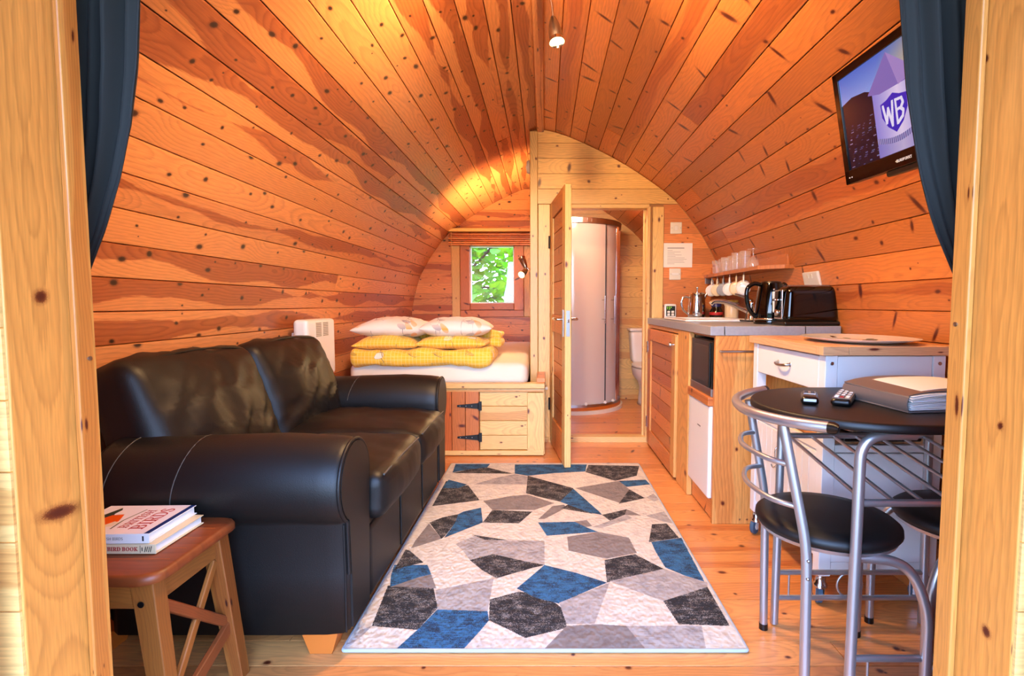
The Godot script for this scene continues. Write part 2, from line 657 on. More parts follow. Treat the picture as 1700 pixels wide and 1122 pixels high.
func linen(base: Color, grid: bool, sd: int) -> ImageTexture:
	var im := Image.create(640, 640, false, Image.FORMAT_RGB8)
	im.fill(base)
	var r := RandomNumberGenerator.new()
	r.seed = sd
	for i in 4: r.randf()
	if grid:
		for k in 32:
			im.fill_rect(Rect2i(0, k * 20 + r.randi() % 5, 640, 2), base.lerp(Color(0.96, 0.94, 0.86), 0.55))
			im.fill_rect(Rect2i(k * 20 + r.randi() % 5, 0, 2, 640), base.lerp(Color(0.96, 0.94, 0.86), 0.55))
	var ink := Color(0.27, 0.27, 0.29)
	for i in 4:
		for j in 5:
			var o := Vector2(80 + i * 160 + r.randf_range(-25, 25), 80 + j * 125 + r.randf_range(-20, 20))
			sprig(im, o, 1.9, (i + j * 2) % 3, ink, base)
			if not grid and (i + j) % 2 == 0:
				fill_poly(im, leaf_outline(o + Vector2(50, 34), 34, 0.55, 0.9), Color(0.93, 0.62, 0.18))
				fill_poly(im, leaf_outline(o + Vector2(10, 30), 28, 0.7, 0.4), Color(0.62, 0.60, 0.62))
	return ImageTexture.create_from_image(im)

var rug_map: Image
func rp(kind: String, a: Array) -> void:
	var q := []
	for i in range(0, a.size(), 2): q.append(Vector2(a[i], 181.5 - a[i + 1]) * 5.0)
	fill_poly(rug_map, q, Color(["-", "K", "B", "T", "G"].find(kind) * 0.2, 0, 0))

func rug_texture() -> ImageTexture:
	var W := 602; var H := 908
	rug_map = Image.create(W, H, false, Image.FORMAT_RGB8)
	rug_polygons()
	var map := rug_map.get_data()
	var f1 := noise_bytes(81, 0.03); var f2 := noise_bytes(82, 0.12)
	var r := RandomNumberGenerator.new()
	r.seed = 9
	for i in 3: r.randf()
	var cols := [Color(0.80, 0.77, 0.71), Color(0.10, 0.10, 0.11), Color(0.17, 0.38, 0.54), Color(0.50, 0.47, 0.45), Color(0.64, 0.62, 0.60)]
	var alts := [Color(0.64, 0.61, 0.58), Color(0.58, 0.55, 0.52), Color(0.06, 0.13, 0.21), Color(0.38, 0.35, 0.35), Color(0.44, 0.43, 0.44)]
	var out := PackedByteArray()
	out.resize(W * H * 3)
	for y in H:
		for x in W:
			var i := (y * W + x) * 3
			var k := int(round(map[i] / 51.0))
			# streaks of the weave run across the rug, blotches lie over them
			var streak := (f2[((y * 3) % 256) * 256 + (x / 5 + k * 40) % 256] - 128) / 128.0
			var blot := (f1[(y + k * 50) % 256 * 256 + (x + k * 90) % 256] - 128) / 128.0
			var grit := r.randf()
			var t := 0.0
			if k == 1: t = 0.85 if grit < 0.26 + blot * 0.5 + streak * 0.5 else 0.05 * grit
			elif k == 2: t = 0.8 if grit < 0.28 + blot * 0.7 + streak * 0.8 else 0.1 * grit
			else: t = clampf(0.18 + blot * 0.55 + streak * 0.35, 0.0, 1.0) * (0.6 + 0.5 * grit)
			var c: Color = (cols[k] as Color).lerp(alts[k], t)
			out[i] = int(c.r * 255); out[i + 1] = int(c.g * 255); out[i + 2] = int(c.b * 255)
	return tex(W, H, out)

func screen_texture() -> ImageTexture:
	var W := 640; var H := 360
	var im := Image.create(W, H, false, Image.FORMAT_RGB8)
	for y in H:
		for x in range(0, W, 4):
			var g := clampf(1.0 - Vector2(x - 520, (y - 150) * 1.3).length() / 330.0, 0.0, 1.0)
			var c := Color(0.30, 0.42, 0.80).lerp(Color(0.66, 0.72, 0.93), clampf(y / 170.0, 0.0, 1.0)).lerp(Color(1.0, 0.80, 0.30), g)
			im.fill_rect(Rect2i(x, y, 4, 1), c)
	# hills, town and roofs
	fill_poly(im, [Vector2(0, 105), Vector2(70, 92), Vector2(150, 100), Vector2(230, 130), Vector2(230, 360), Vector2(0, 360)], Color(0.07, 0.06, 0.14))
	fill_poly(im, [Vector2(400, 170), Vector2(640, 150), Vector2(640, 360), Vector2(400, 360)], Color(0.72, 0.45, 0.30))
	fill_poly(im, [Vector2(430, 215), Vector2(560, 195), Vector2(640, 225), Vector2(640, 360), Vector2(430, 360)], Color(0.40, 0.26, 0.42))
	for k in 60:
		var h := (k * 7919) % 1000
		im.fill_rect(Rect2i(10 + (k * 37) % 190, 190 + h % 165, 6 + h % 14, 2 + h % 4), Color(0.20, 0.20, 0.38).lerp(Color(0.75, 0.72, 0.90), float(h % 100) / 160.0))
	# round water tower with a conical roof and a balcony
	for x in range(190, 400):
		var t := (x - 190) / 210.0
		var c := Color(0.86, 0.80, 0.93).lerp(Color(0.46, 0.44, 0.82), absf(t - 0.62) * 1.3)
		im.fill_rect(Rect2i(x, 118 + int(10 * sin(t * PI)), 1, 200), c)
		im.fill_rect(Rect2i(x, 304 + int(14 * sin(t * PI)), 1, 56), c.lerp(Color(0.3, 0.3, 0.55), 0.25))
		im.fill_rect(Rect2i(x, 286 + int(18 * sin(t * PI)), 1, 20), Color(0.38, 0.36, 0.60) if (x / 5) % 2 else Color(0.62, 0.60, 0.80))
	fill_poly(im, [Vector2(285, 14), Vector2(425, 122), Vector2(360, 138), Vector2(230, 138), Vector2(165, 122)], Color(0.50, 0.42, 0.72))
	fill_poly(im, [Vector2(285, 14), Vector2(425, 122), Vector2(330, 140)], Color(0.62, 0.52, 0.78))
	# the shield and its two letters
	var sh := [Vector2(228, 176), Vector2(262, 170), Vector2(296, 156), Vector2(330, 170), Vector2(364, 176), Vector2(362, 222), Vector2(336, 262), Vector2(296, 290), Vector2(256, 262), Vector2(230, 222)]
	fill_poly(im, sh, Color(0.22, 0.16, 0.72))
	var cl := Color(0.88, 0.86, 0.98)
	stroke(im, [Vector2(240, 186), Vector2(252, 246), Vector2(266, 200), Vector2(280, 262), Vector2(290, 184)], 10.0, cl)
	stroke(im, [Vector2(306, 184), Vector2(306, 262)], 10.0, cl)
	stroke(im, [Vector2(306, 184), Vector2(336, 186), Vector2(342, 202), Vector2(330, 216), Vector2(308, 218)], 9.0, cl)
	stroke(im, [Vector2(328, 218), Vector2(340, 228), Vector2(334, 246), Vector2(308, 262)], 9.0, cl)
	return ImageTexture.create_from_image(im)

func paper_texture() -> ImageTexture:
	var im := Image.create(256, 212, false, Image.FORMAT_RGB8)
	im.fill(Color(0.90, 0.88, 0.84))
	im.fill_rect(Rect2i(34, 40, 150, 7), Color(0.5, 0.49, 0.48))
	var ws := [40, 110, 60, 120, 70, 150, 165, 140, 150, 60]
	for k in ws.size():
		for x in range(0, ws[k], 9): im.fill_rect(Rect2i(36 + x, 62 + k * 13, 7, 4), Color(0.62, 0.61, 0.60))
	return ImageTexture.create_from_image(im)

func bird_texture() -> ImageTexture:
	# front cover of the upper book: a bird over a white ground and a blue band
	var im := Image.create(360, 480, false, Image.FORMAT_RGB8)
	im.fill(Color(0.88, 0.86, 0.90))
	im.fill_rect(Rect2i(0, 452, 360, 28), Color(0.05, 0.16, 0.42))
	fill_poly(im, [Vector2(60, 60), Vector2(150, 30), Vector2(240, 60), Vector2(250, 110), Vector2(180, 150), Vector2(100, 130)], Color(0.16, 0.18, 0.22))
	fill_poly(im, [Vector2(70, 110), Vector2(150, 80), Vector2(230, 110), Vector2(240, 170), Vector2(150, 210), Vector2(90, 180)], Color(0.85, 0.34, 0.07))
	fill_poly(im, [Vector2(80, 160), Vector2(150, 190), Vector2(130, 235), Vector2(90, 220)], Color(0.86, 0.80, 0.74))
	fill_poly(im, [Vector2(225, 60), Vector2(330, 90), Vector2(300, 112), Vector2(220, 110)], Color(0.22, 0.24, 0.20))
	stroke(im, [Vector2(60, 240), Vector2(160, 225), Vector2(300, 245)], 7.0, Color(0.24, 0.30, 0.18))
	return ImageTexture.create_from_image(im)

func rug_polygons() -> void:      # measured on the rug, centimetres from its near left corner
	rp("K", [3, 35, 20, 33, 24, 21, 20, 9, 5, 11])
	rp("B", [2, 42, 1, 50, 14, 50, 17, 43, 13, 41, 4, 34])
	rp("T", [4, 34, 13, 41, 17, 43, 21, 33, 11, 34])
	rp("K", [2, 63, 4, 62, 12, 52, 6, 49, 2, 46])
	rp("G", [21, 32, 26, 34, 41, 40, 41, 29, 41, 26, 41, 19, 24, 20])
	rp("B", [24, 20, 41, 19, 42, 14, 40, 9, 36, 0, 16, 0, 20, 9])
	rp("K", [41, 26, 51, 31, 57, 29, 63, 25, 67, 19, 67, 10, 54, 5, 49, 9, 42, 14])
	rp("G", [5, 11, 2, 9, 1, 1, 2, 2, 4, 7])
	rp("K", [6, 90, 11, 96, 18, 100, 18, 89, 16, 76, 15, 73])
	rp("B", [18, 100, 20, 103, 28, 108, 31, 90, 16, 74, 18, 89])
	rp("T", [6, 89, 15, 73, 4, 64, 4, 71])
	rp("K", [34, 103, 31, 90, 48, 89, 54, 103])
	rp("K", [28, 77, 46, 71, 34, 72])
	rp("G", [22, 68, 29, 76, 34, 72, 60, 71, 60, 50, 39, 59, 30, 54, 26, 62])
	rp("K", [30, 54, 39, 59, 59, 50, 42, 40, 36, 46])
	rp("K", [3, 148, 10, 140, 17, 140, 26, 118, 15, 114, 3, 110, 3, 136])
	rp("B", [4, 150, 16, 142, 12, 136, 3, 136])
	rp("B", [3, 180, 25, 180, 24, 173, 13, 169, 4, 163])
	rp("K", [4, 162, 13, 169, 24, 173, 41, 161])
	rp("B", [41, 179, 74, 179, 87, 179, 85, 165, 66, 162, 50, 157, 42, 161])
	rp("G", [20, 142, 31, 153, 42, 160, 50, 156, 50, 142])
	rp("K", [50, 157, 66, 144, 76, 136, 67, 117, 50, 128])
	rp("T", [28, 117, 42, 124, 51, 126, 65, 114, 55, 105, 34, 105])
	rp("K", [34, 105, 54, 103, 48, 90, 31, 90])
	rp("T", [64, 110, 70, 112, 71, 108, 60, 94, 57, 94])
	rp("K", [88, 178, 120, 176, 115, 157, 101, 148, 85, 164])
	rp("B", [103, 148, 119, 150, 120, 142, 106, 138])
	rp("K", [55, 150, 76, 135, 68, 116, 55, 124, 52, 129, 52, 154])
	rp("B", [76, 135, 87, 103, 88, 99, 81, 102, 72, 112, 68, 116])
	rp("K", [72, 112, 81, 103, 84, 100, 68, 107])
	rp("T", [77, 136, 103, 148, 107, 134, 99, 114])
	rp("K", [107, 134, 113, 121, 98, 113])
	rp("G", [114, 122, 119, 128, 120, 119, 117, 116])
	rp("K", [88, 99, 101, 106, 99, 99, 91, 92])
	rp("T", [101, 106, 107, 98, 99, 99])
	rp("G", [109, 98, 119, 103, 120, 89, 116, 91])
	rp("B", [57, 90, 74, 91, 79, 85, 84, 80, 61, 76])
	rp("T", [74, 91, 80, 93, 82, 86, 79, 85])
	rp("G", [82, 85, 100, 99, 102, 95, 93, 89, 86, 84])
	rp("T", [70, 75, 84, 80, 97, 74, 98, 60, 85, 55, 70, 62])
	rp("G", [51, 71, 60, 71, 60, 50, 52, 53])
	rp("K", [110, 88, 117, 89, 119, 74, 105, 70])
	rp("B", [106, 70, 120, 74, 119, 36, 107, 48, 106, 61])
	rp("K", [84, 54, 97, 59, 106, 47, 83, 37])
	rp("B", [60, 50, 72, 44, 83, 37, 72, 29, 70, 27, 66, 23, 57, 27, 50, 33])
	rp("K", [52, 53, 60, 50, 54, 47, 51, 45])
	rp("G", [84, 38, 106, 47, 120, 37, 119, 34, 101, 25, 93, 31])
	rp("G", [65, 24, 84, 37, 76, 12, 67, 12])
	rp("K", [101, 25, 119, 34, 119, 11, 103, 12])
	rp("T", [67, 11, 77, 12, 86, 11, 90, 0, 60, 0])
	rp("G", [86, 11, 110, 11, 108, 0, 90, 0])

func make_materials() -> void:
	var wall_a := pine_atlas(2048, 112, 14, {seed = 11, sap = Color(0.86, 0.57, 0.33), core = Color(0.56, 0.25, 0.11), knot = Color(0.15, 0.06, 0.03), heart = 0.5, flame = 0.0030, vary = 0.06, red = 0.14, gap = 185.0, knot_size = 0.092, spike = 0.0, grain = 0.5})
	var wall_b := pine_atlas(2048, 112, 10, {seed = 23, sap = Color(0.84, 0.52, 0.26), core = Color(0.66, 0.32, 0.13), knot = Color(0.32, 0.11, 0.05), heart = 0.25, flame = 0.002, vary = 0.08, red = 0.32, gap = 260.0, knot_size = 0.075, spike = 0.4, grain = 0.45})
	var pale := pine_atlas(2048, 112, 10, {seed = 37, sap = Color(0.90, 0.74, 0.45), core = Color(0.80, 0.55, 0.28), knot = Color(0.33, 0.13, 0.06), heart = 0.2, flame = 0.002, vary = 0.05, red = 0.15, gap = 420.0, knot_size = 0.085, spike = 0.05, grain = 0.5})
	var floor_t := pine_atlas(2048, 96, 10, {seed = 51, sap = Color(0.87, 0.60, 0.34), core = Color(0.72, 0.40, 0.19), knot = Color(0.30, 0.11, 0.05), heart = 0.2, flame = 0.002, vary = 0.06, red = 0.3, gap = 380.0, knot_size = 0.08, spike = 0.05, grain = 0.5})
	for e: Array in [["wall_left", wall_a, 0.40], ["wall_right", wall_b, 0.40], ["pine", pale, 0.42], ["floor", floor_t, 0.30]]:
		var m := textured(e[0], e[1], e[2])
		m.clearcoat_enabled = true
		m.clearcoat = 0.25
		m.clearcoat_roughness = 0.3
	var po := textured("post_pine", pale, 0.42)          # honey-coloured tint for the door frame
	po.albedo_color = Color(0.91, 0.76, 0.60)
	var cb := textured("cabinet_pine", pale, 0.42)
	cb.albedo_color = Color(0.97, 0.86, 0.78)
	var hw := textured("hardwood", pale, 0.45)          # oiled red-brown top of stool
	hw.albedo_color = Color(0.58, 0.37, 0.31)
	var ow := textured("oiled", pale, 0.5)              # the stool's legs
	ow.albedo_color = Color(0.64, 0.48, 0.34)
	mat("shell", Color(0.62, 0.44, 0.27), 0.8)
	var le := mat("leather", Color(0.072, 0.067, 0.062), 0.47)
	le.metallic_specular = 0.42
	le.normal_enabled = true
	le.normal_texture = noise_tex(5, 0.09, 256, true, 2.0)
	le.normal_scale = 0.25
	le.uv1_triplanar = true
	le.uv1_scale = Vector3(9, 9, 9)
	mat("seam", Color(0.05, 0.047, 0.045), 0.5)
	mat("thread", Color(0.30, 0.29, 0.27), 0.6)
	mat("amber_wood", Color(0.72, 0.38, 0.12), 0.4)
	mat("white_paint", Color(0.86, 0.87, 0.88), 0.38)
	mat("white_plastic", Color(0.88, 0.87, 0.84), 0.35)
	mat("cream_plastic", Color(0.86, 0.83, 0.76), 0.4)
	mat("porcelain", Color(0.90, 0.89, 0.88), 0.12)
	mat("grill", Color(0.45, 0.43, 0.40), 0.5)
	mat("chrome", Color(0.82, 0.82, 0.82), 0.12, 1.0)
	mat("steel", Color(0.66, 0.66, 0.66), 0.28, 1.0)
	mat("silver_tube", Color(0.72, 0.72, 0.73), 0.34, 0.85)
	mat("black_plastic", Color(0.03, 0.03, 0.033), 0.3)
	mat("black_gloss", Color(0.012, 0.012, 0.014), 0.06)
	mat("black_board", Color(0.035, 0.034, 0.035), 0.5)
	mat("black_vinyl", Color(0.022, 0.022, 0.024), 0.55)
	mat("black_iron", Color(0.02, 0.02, 0.02), 0.5)
	mat("dark_glass", Color(0.17, 0.14, 0.10), 0.05)  # brown of the mirrored room is put into the glass colour
	mat("blue_rubber", Color(0.22, 0.34, 0.44), 0.6)
	mat("orange_plastic", Color(0.85, 0.35, 0.08), 0.5)
	var cu := mat("curtain", Color(0.105, 0.112, 0.106), 0.85)
	cu.rim_enabled = true
	cu.rim = 0.25
	var g := mat("glass", Color(0.95, 0.97, 0.96, 0.06), 0.02)
	g.transparency = BaseMaterial3D.TRANSPARENCY_ALPHA
	var tg := mat("tumbler_glass", Color(0.95, 0.97, 0.97, 0.08), 0.02)
	tg.transparency = BaseMaterial3D.TRANSPARENCY_ALPHA
	var fg := mat("frosted", Color(0.86, 0.83, 0.80, 0.72), 0.11)
	fg.transparency = BaseMaterial3D.TRANSPARENCY_ALPHA
	var lam := mat("laminate", Color(0.60, 0.61, 0.63), 0.35)
	lam.albedo_texture = noise_tex(61, 0.06, 256)
	(lam.albedo_texture as NoiseTexture2D).color_ramp = ramp(Color(0.93, 0.93, 0.95), Color(1, 1, 1))
	lam.uv1_triplanar = true
	lam.uv1_scale = Vector3(3, 3, 3)
	textured("butcher_block", pale, 0.4).albedo_color = Color(0.98, 0.93, 1.12)
	var rt := textured("rug_pile", rug_texture(), 0.95)
	rt.normal_enabled = true
	rt.normal_texture = noise_tex(71, 0.25, 256, true, 6.0)
	rt.normal_scale = 0.15
	mat("rug_edge", Color(0.62, 0.66, 0.68), 0.9)
	for e: Array in [["duvet_cloth", Color(0.93, 0.74, 0.20), true, 3], ["white_cloth", Color(0.90, 0.88, 0.85), false, 4]]:
		var c := textured(e[0], linen(e[1], e[2], e[3]), 0.85)
		c.uv1_triplanar = true
		c.uv1_scale = Vector3(1.25, 1.25, 1.25)
		c.rim_enabled = true
		c.rim = 0.2
	for e: Array in [["duvet_cloth", Vector3(0.43, 0.21, 0.17)], ["white_cloth", Vector3(0.31, 0.40, 0.60)]]:
		var c2: StandardMaterial3D = M[e[0]].duplicate()      # the same cloth cut elsewhere
		c2.uv1_offset = e[1]
		M[e[0] + "_cut"] = c2
	mat("sheet", Color(0.88, 0.86, 0.80), 0.85)
	mat("paper_white", Color(0.86, 0.86, 0.85), 0.8)
	mat("brown_cover", Color(0.38, 0.35, 0.34), 0.3)
	textured("notice", paper_texture(), 0.7)
	textured("cover", bird_texture(), 0.3)
	mat("ink_red", Color(0.62, 0.06, 0.08), 0.5)
	mat("ink_dark", Color(0.10, 0.10, 0.12), 0.5)
	mat("ink_white", Color(0.85, 0.87, 0.90), 0.5)
	mat("book_cream", Color(0.82, 0.76, 0.62), 0.45)
	mat("ceramic_cream", Color(0.88, 0.80, 0.66), 0.2)
	mat("leaf_green", Color(0.16, 0.34, 0.30), 0.5)
	mat("lcd", Color(0.10, 0.13, 0.08), 0.2)
	glow("lcd_digits", Color(0.55, 0.85, 0.25), 0.5)
	var sc := textured("screen", screen_texture(), 0.15)
	sc.albedo_color = Color(0.3, 0.3, 0.3)
	sc.emission_enabled = true
	sc.emission = Color.WHITE
	sc.emission_operator = BaseMaterial3D.EMISSION_OP_MULTIPLY
	sc.emission_texture = sc.albedo_texture
	sc.emission_energy_multiplier = 0.7
	glow("bulb", Color(1.0, 0.80, 0.55), 6.0)
	glow("diffuser", Color(1.0, 0.93, 0.85), 1.0)
	mat("brass", Color(0.70, 0.55, 0.30), 0.3, 1.0)
	mat("bark", Color(0.16, 0.12, 0.08), 0.9)
	var lf := mat("foliage", Color(0.42, 0.64, 0.12), 0.5)
	lf.backlight_enabled = true
	lf.backlight = Color(0.85, 0.95, 0.35)
	lf.cull_mode = BaseMaterial3D.CULL_DISABLED
	lf.vertex_color_use_as_albedo = true
	mat("grass", Color(0.16, 0.28, 0.07), 0.9)
	mat("deck", Color(0.50, 0.42, 0.34), 0.7)
	mat("navy_lid", Color(0.03, 0.06, 0.30), 0.4)
	mat("label_red", Color(0.65, 0.08, 0.08), 0.5)
	mat("jar_brown", Color(0.07, 0.035, 0.02), 0.15)

func ramp(a: Color, b: Color) -> Gradient:
	var g := Gradient.new()
	g.set_color(0, a)
	g.set_color(1, b)
	return g

# ------------------------------------------------------------------ the pod's section
func make_profile() -> void:
	var a := [Vector2(1.355, 0.0), Vector2(1.39, 0.3), Vector2(1.405, 0.6), Vector2(1.405, 0.87), Vector2(1.375, 1.08), Vector2(1.315, 1.30), Vector2(1.25, 1.43), Vector2(1.165, 1.57), Vector2(0.985, 1.79), Vector2(0.70, 1.995), Vector2(0.45, 2.135), Vector2(0.19, 2.25), Vector2(0.0, 2.30)]
	for i in a.size() - 1:
		for k in 8: prof.append((a[i] as Vector2).cubic_interpolate(a[i + 1], a[maxi(i - 1, 0)], a[mini(i + 2, a.size() - 1)], k / 8.0))
	prof.append(a[a.size() - 1])

# the wall's place and inward direction at height y; side 1 is the right wall
func wall_at(side: int, y: float, d: float) -> Transform3D:
	for i in prof.size() - 1:
		if prof[i].y <= y and prof[i + 1].y >= y and prof[i + 1].y > prof[i].y:
			var t := (y - prof[i].y) / (prof[i + 1].y - prof[i].y)
			var p := prof[i].lerp(prof[i + 1], t)
			var e := (prof[i + 1] - prof[i]).normalized()
			var up := Vector3(e.x * side, e.y, 0)
			var inward := Vector3(-e.y * side, e.x, 0)
			return Transform3D(Basis(up.cross(inward), up, inward), Vector3(RX + p.x * side, p.y, -d))
	return Transform3D()

func pod_outline(out: float) -> PackedVector2Array:
	var a := PackedVector2Array()
	for i in range(0, prof.size(), 2): a.append(Vector2(RX + prof[i].x, prof[i].y))
	for i in range(prof.size() - 3, -1, -2): a.append(Vector2(RX - prof[i].x, prof[i].y))
	if out != 0.0: a = Geometry2D.offset_polygon(a, out)[0]
	return a

func rect(x0: float, y0: float, x1: float, y1: float) -> PackedVector2Array:
	return PackedVector2Array([Vector2(x0, y0), Vector2(x1, y0), Vector2(x1, y1), Vector2(x0, y1)])

# boards across area between x0 and x1, cut to the pod's outline and round the holes; each a child of the parent
func boards(parent: Node, m: Material, strips: int, area: Rect2, pitch: float, y_first: float, z0: float, z1: float, holes: Array, inset := 0.0, vertical := false) -> void:
	var outline := pod_outline(-inset)
	var a := y_first
	var lo := area.position.x if vertical else area.position.y
	var hi := area.end.x if vertical else area.end.y
	while a < hi:
		var b := minf(a + pitch, hi)
		var a0 := maxf(a, lo)
		if b > a0 + 0.01:
			var r := rect(a0, area.position.y, b, area.end.y) if vertical else rect(area.position.x, a0, area.end.x, b)
			var ps := [r]
			for h: Rect2 in holes:
				var nx := []
				for q: PackedVector2Array in ps: nx.append_array(Geometry2D.clip_polygons(q, rect(h.position.x, h.position.y, h.end.x, h.end.y)))
				ps = nx
			for q: PackedVector2Array in ps:
				for w: PackedVector2Array in Geometry2D.intersect_polygons(q, outline):
					for s: PackedVector2Array in Geometry2D.offset_polygon(w, -0.0014, Geometry2D.JOIN_MITER):
						if s.size() >= 3: part(parent, "plank", MB.new().prism(s, z0, z1, wd(strips), pitch, vertical).mesh(), m)
		a += pitch

func slab(area: Rect2, z0: float, z1: float, holes: Array, out := 0.03) -> MB:
	var b := MB.new()
	var xs := [area.position.x, area.end.x]
	for h: Rect2 in holes: xs.append(h.position.x); xs.append(h.end.x)
	xs.sort()
	for i in xs.size() - 1:
		if xs[i + 1] - xs[i] < 0.001: continue
		var col := Rect2(xs[i], area.position.y, xs[i + 1] - xs[i], area.size.y)
		var ys := [col.position.y, col.end.y]
		var mid: float = (xs[i] + xs[i + 1]) * 0.5
		for h: Rect2 in holes:
			if mid > h.position.x and mid < h.end.x: ys.append(h.position.y); ys.append(h.end.y)
		ys.sort()
		for j in range(0, ys.size() - 1, 2):
			if ys[j + 1] - ys[j] < 0.001: continue
			for w: PackedVector2Array in Geometry2D.intersect_polygons(rect(xs[i], ys[j], xs[i + 1], ys[j + 1]), pod_outline(out)):
				b.prism(w, z0, z1)
	return b

func make_pod_walls() -> void:
	var total := 0.0
	for i in prof.size() - 1: total += prof[i].distance_to(prof[i + 1])
	var count := int(round(total / 0.112))
	var step := total / count
	var at := PackedVector2Array()
	var run := 0.0
	var k := 0
	for i in prof.size() - 1:
		var l := prof[i].distance_to(prof[i + 1])
		while k <= count and k * step <= run + l + 1e-5:
			at.append(prof[i].lerp(prof[i + 1], clampf((k * step - run) / l, 0, 1)))
			k += 1
		run += l
	for side: int in [-1, 1]:
		# weatherproof outer shell
		var sh := MB.new()
		for i in at.size() - 1:
			var q := []
			for k2: int in [i, i + 1]:
				var p := at[k2]
				var e := (at[mini(k2 + 1, at.size() - 1)] - at[maxi(k2 - 1, 0)]).normalized()
				var o := Vector2(e.y, -e.x)
				for d: float in [0.022, 0.07]: q.append(Vector2(RX + (p.x + o.x * d) * side, p.y + o.y * d))
			var poly := PackedVector2Array([q[0], q[1], q[3], q[2]])
			sh.prism(poly, -D1 - 0.16, 0.35)      # unseen overhang added in front to shade the door jambs from the sky
		var root := struct("wall_left" if side < 0 else "wall_right", sh.mesh(), M.shell)
		for i in count:
			var p := (at[i] + at[i + 1]) * 0.5
			var e := (at[i + 1] - at[i]).normalized()
			var up := Vector3(e.x * side, e.y, 0)
			var inw := Vector3(-e.y * side, e.x, 0)
			var cuts := [D0 + 0.1, D1 + 0.02]
			if side > 0 and i % 3 == 1: cuts = [D0 + 0.1, rng.randf_range(2.0, 3.6), D1 + 0.02]
			elif side < 0 and i % 7 == 3: cuts = [D0 + 0.1, rng.randf_range(3.2, 4.6), D1 + 0.02]
			for c in cuts.size() - 1:
				var l: float = cuts[c + 1] - cuts[c]
				var b := part(root, "plank", bx(Vector3(0, 0, -0.009), Vector3(l - 0.002, step - 0.0016, 0.018), 0.0035, wd(14 if side < 0 else 10, 0)), M.wall_left if side < 0 else M.wall_right)
				b.transform = Transform3D(Basis(up.cross(inw), up, inw), Vector3(RX + p.x * side, p.y, -(cuts[c] + l * 0.5)))
	struct("trim_1", bx(Vector3(RX, 2.287, -(D1 + D0) / 2), Vector3(0.052, 0.028, D1 - D0 - 0.04), 0.006, wd(10)), M.wall_left)

func make_floor() -> void:
	var root := struct("floor", bx(Vector3(RX, -0.05, -3.25), Vector3(2.86, 0.06, 5.06), 0.002), M.shell)
	var d := D0 + 0.02
	while d < D1:
		var joint := rng.randf_range(-0.9, 0.9)
		var xs := [RX - 1.37, RX + 1.37] if rng.randf() < 0.5 else [RX - 1.37, joint, RX + 1.37]
		for i in xs.size() - 1:
			var l: float = xs[i + 1] - xs[i]
			part(root, "floor_board", bx(Vector3((xs[i] + xs[i + 1]) * 0.5, -0.011, -(d + 0.056)), Vector3(l - 0.001, 0.022, 0.1108), 0.0022, wd(10, 0)), M.floor)
		d += 0.1122

func make_back_wall() -> void:
	var hole := Rect2(-0.80, 1.035, 0.475, 0.62)
	var area := Rect2(-1.6, -0.02, 3.2, 2.6)
	var root := struct("wall_back", slab(area, -D1 - 0.14, -D1 - 0.012, [hole]).mesh(), M.shell)
	boards(root, M.wall_left, 14, Rect2(-1.6, 0.0, 1.52, 2.5), 0.1105, 0.04, -D1 - 0.014, -D1, [hole])
	boards(root, M.pine, 10, Rect2(-0.08, 0.0, 1.6, 2.5), 0.1105, 0.0, -D1 - 0.014, -D1, [])
	var w := Node3D.new()
	w.name = "window_1"
	add_child(w)
	w.set_meta("kind", "structure")
	w.position = Vector3(-0.5625, 1.035, -D1)
	part(w, "architrave", bx(Vector3(-0.385, 0.29, 0.011), Vector3(0.085, 0.86, 0.022), 0.004, wd(10)), M.pine)
	part(w, "architrave", bx(Vector3(0.385, 0.29, 0.011), Vector3(0.085, 0.86, 0.022), 0.004, wd(10)), M.pine)
	part(w, "sill", bx(Vector3(0, -0.105, 0.012), Vector3(0.68, 0.07, 0.024), 0.004, wd(10)), M.wall_right)
	for s: int in [-1, 1]:
		part(w, "sash_stile", bx(Vector3(s * 0.288, 0.31, 0.0), Vector3(0.105, 0.76, 0.05), 0.006, wd(10)), M.wall_right)
		part(w, "glazing_bead", bx(Vector3(s * 0.2305, 0.31, -0.02), Vector3(0.008, 0.60, 0.02), 0.002), M.white_plastic)
	part(w, "sash_rail", bx(Vector3(0, -0.03, 0.0), Vector3(0.47, 0.07, 0.05), 0.006, wd(10)), M.wall_right)
	part(w, "sash_rail", bx(Vector3(0, 0.652, 0.0), Vector3(0.47, 0.08, 0.05), 0.006, wd(10)), M.wall_right)
	part(w, "glazing_bead", bx(Vector3(0, 0.011, -0.02), Vector3(0.46, 0.008, 0.02), 0.002), M.white_plastic)
	part(w, "reveal", MB.new().box(Vector3(-0.245, 0.31, -0.07), Vector3(0.02, 0.66, 0.12)).box(Vector3(0.245, 0.31, -0.07), Vector3(0.02, 0.66, 0.12)).box(Vector3(0, 0.0, -0.07), Vector3(0.47, 0.02, 0.12)).box(Vector3(0, 0.62, -0.07), Vector3(0.47, 0.02, 0.12)).mesh(), M.white_plastic)
	part(w, "pane", bx(Vector3(0, 0.31, -0.025), Vector3(0.46, 0.61, 0.004), 0.0005), M.glass)
	var b := thing("window_blind", "raised wooden slatted blind bunched up above the bedroom window", "blind", Vector3(-0.58, 1.655, -D1 + 0.03))
	part(b, "head_rail", bx(Vector3(0.01, 0.155, 0.03), Vector3(0.90, 0.035, 0.07), 0.004, wd(10)), M.pine)
	for k in 6: part(b, "slat", bx(Vector3(0.01, 0.004 + k * 0.0215, 0.025 + 0.002 * (k % 2)), Vector3(0.89, 0.018, 0.045), 0.004, wd(14)), M.wall_left)
	part(b, "cord", MB.new().tube(path([Vector3(-0.40, 0.13, 0.062), Vector3(-0.401, -0.1, 0.064), Vector3(-0.399, -0.36, 0.06)]), 0.0035, 6).mesh(), M.pine)

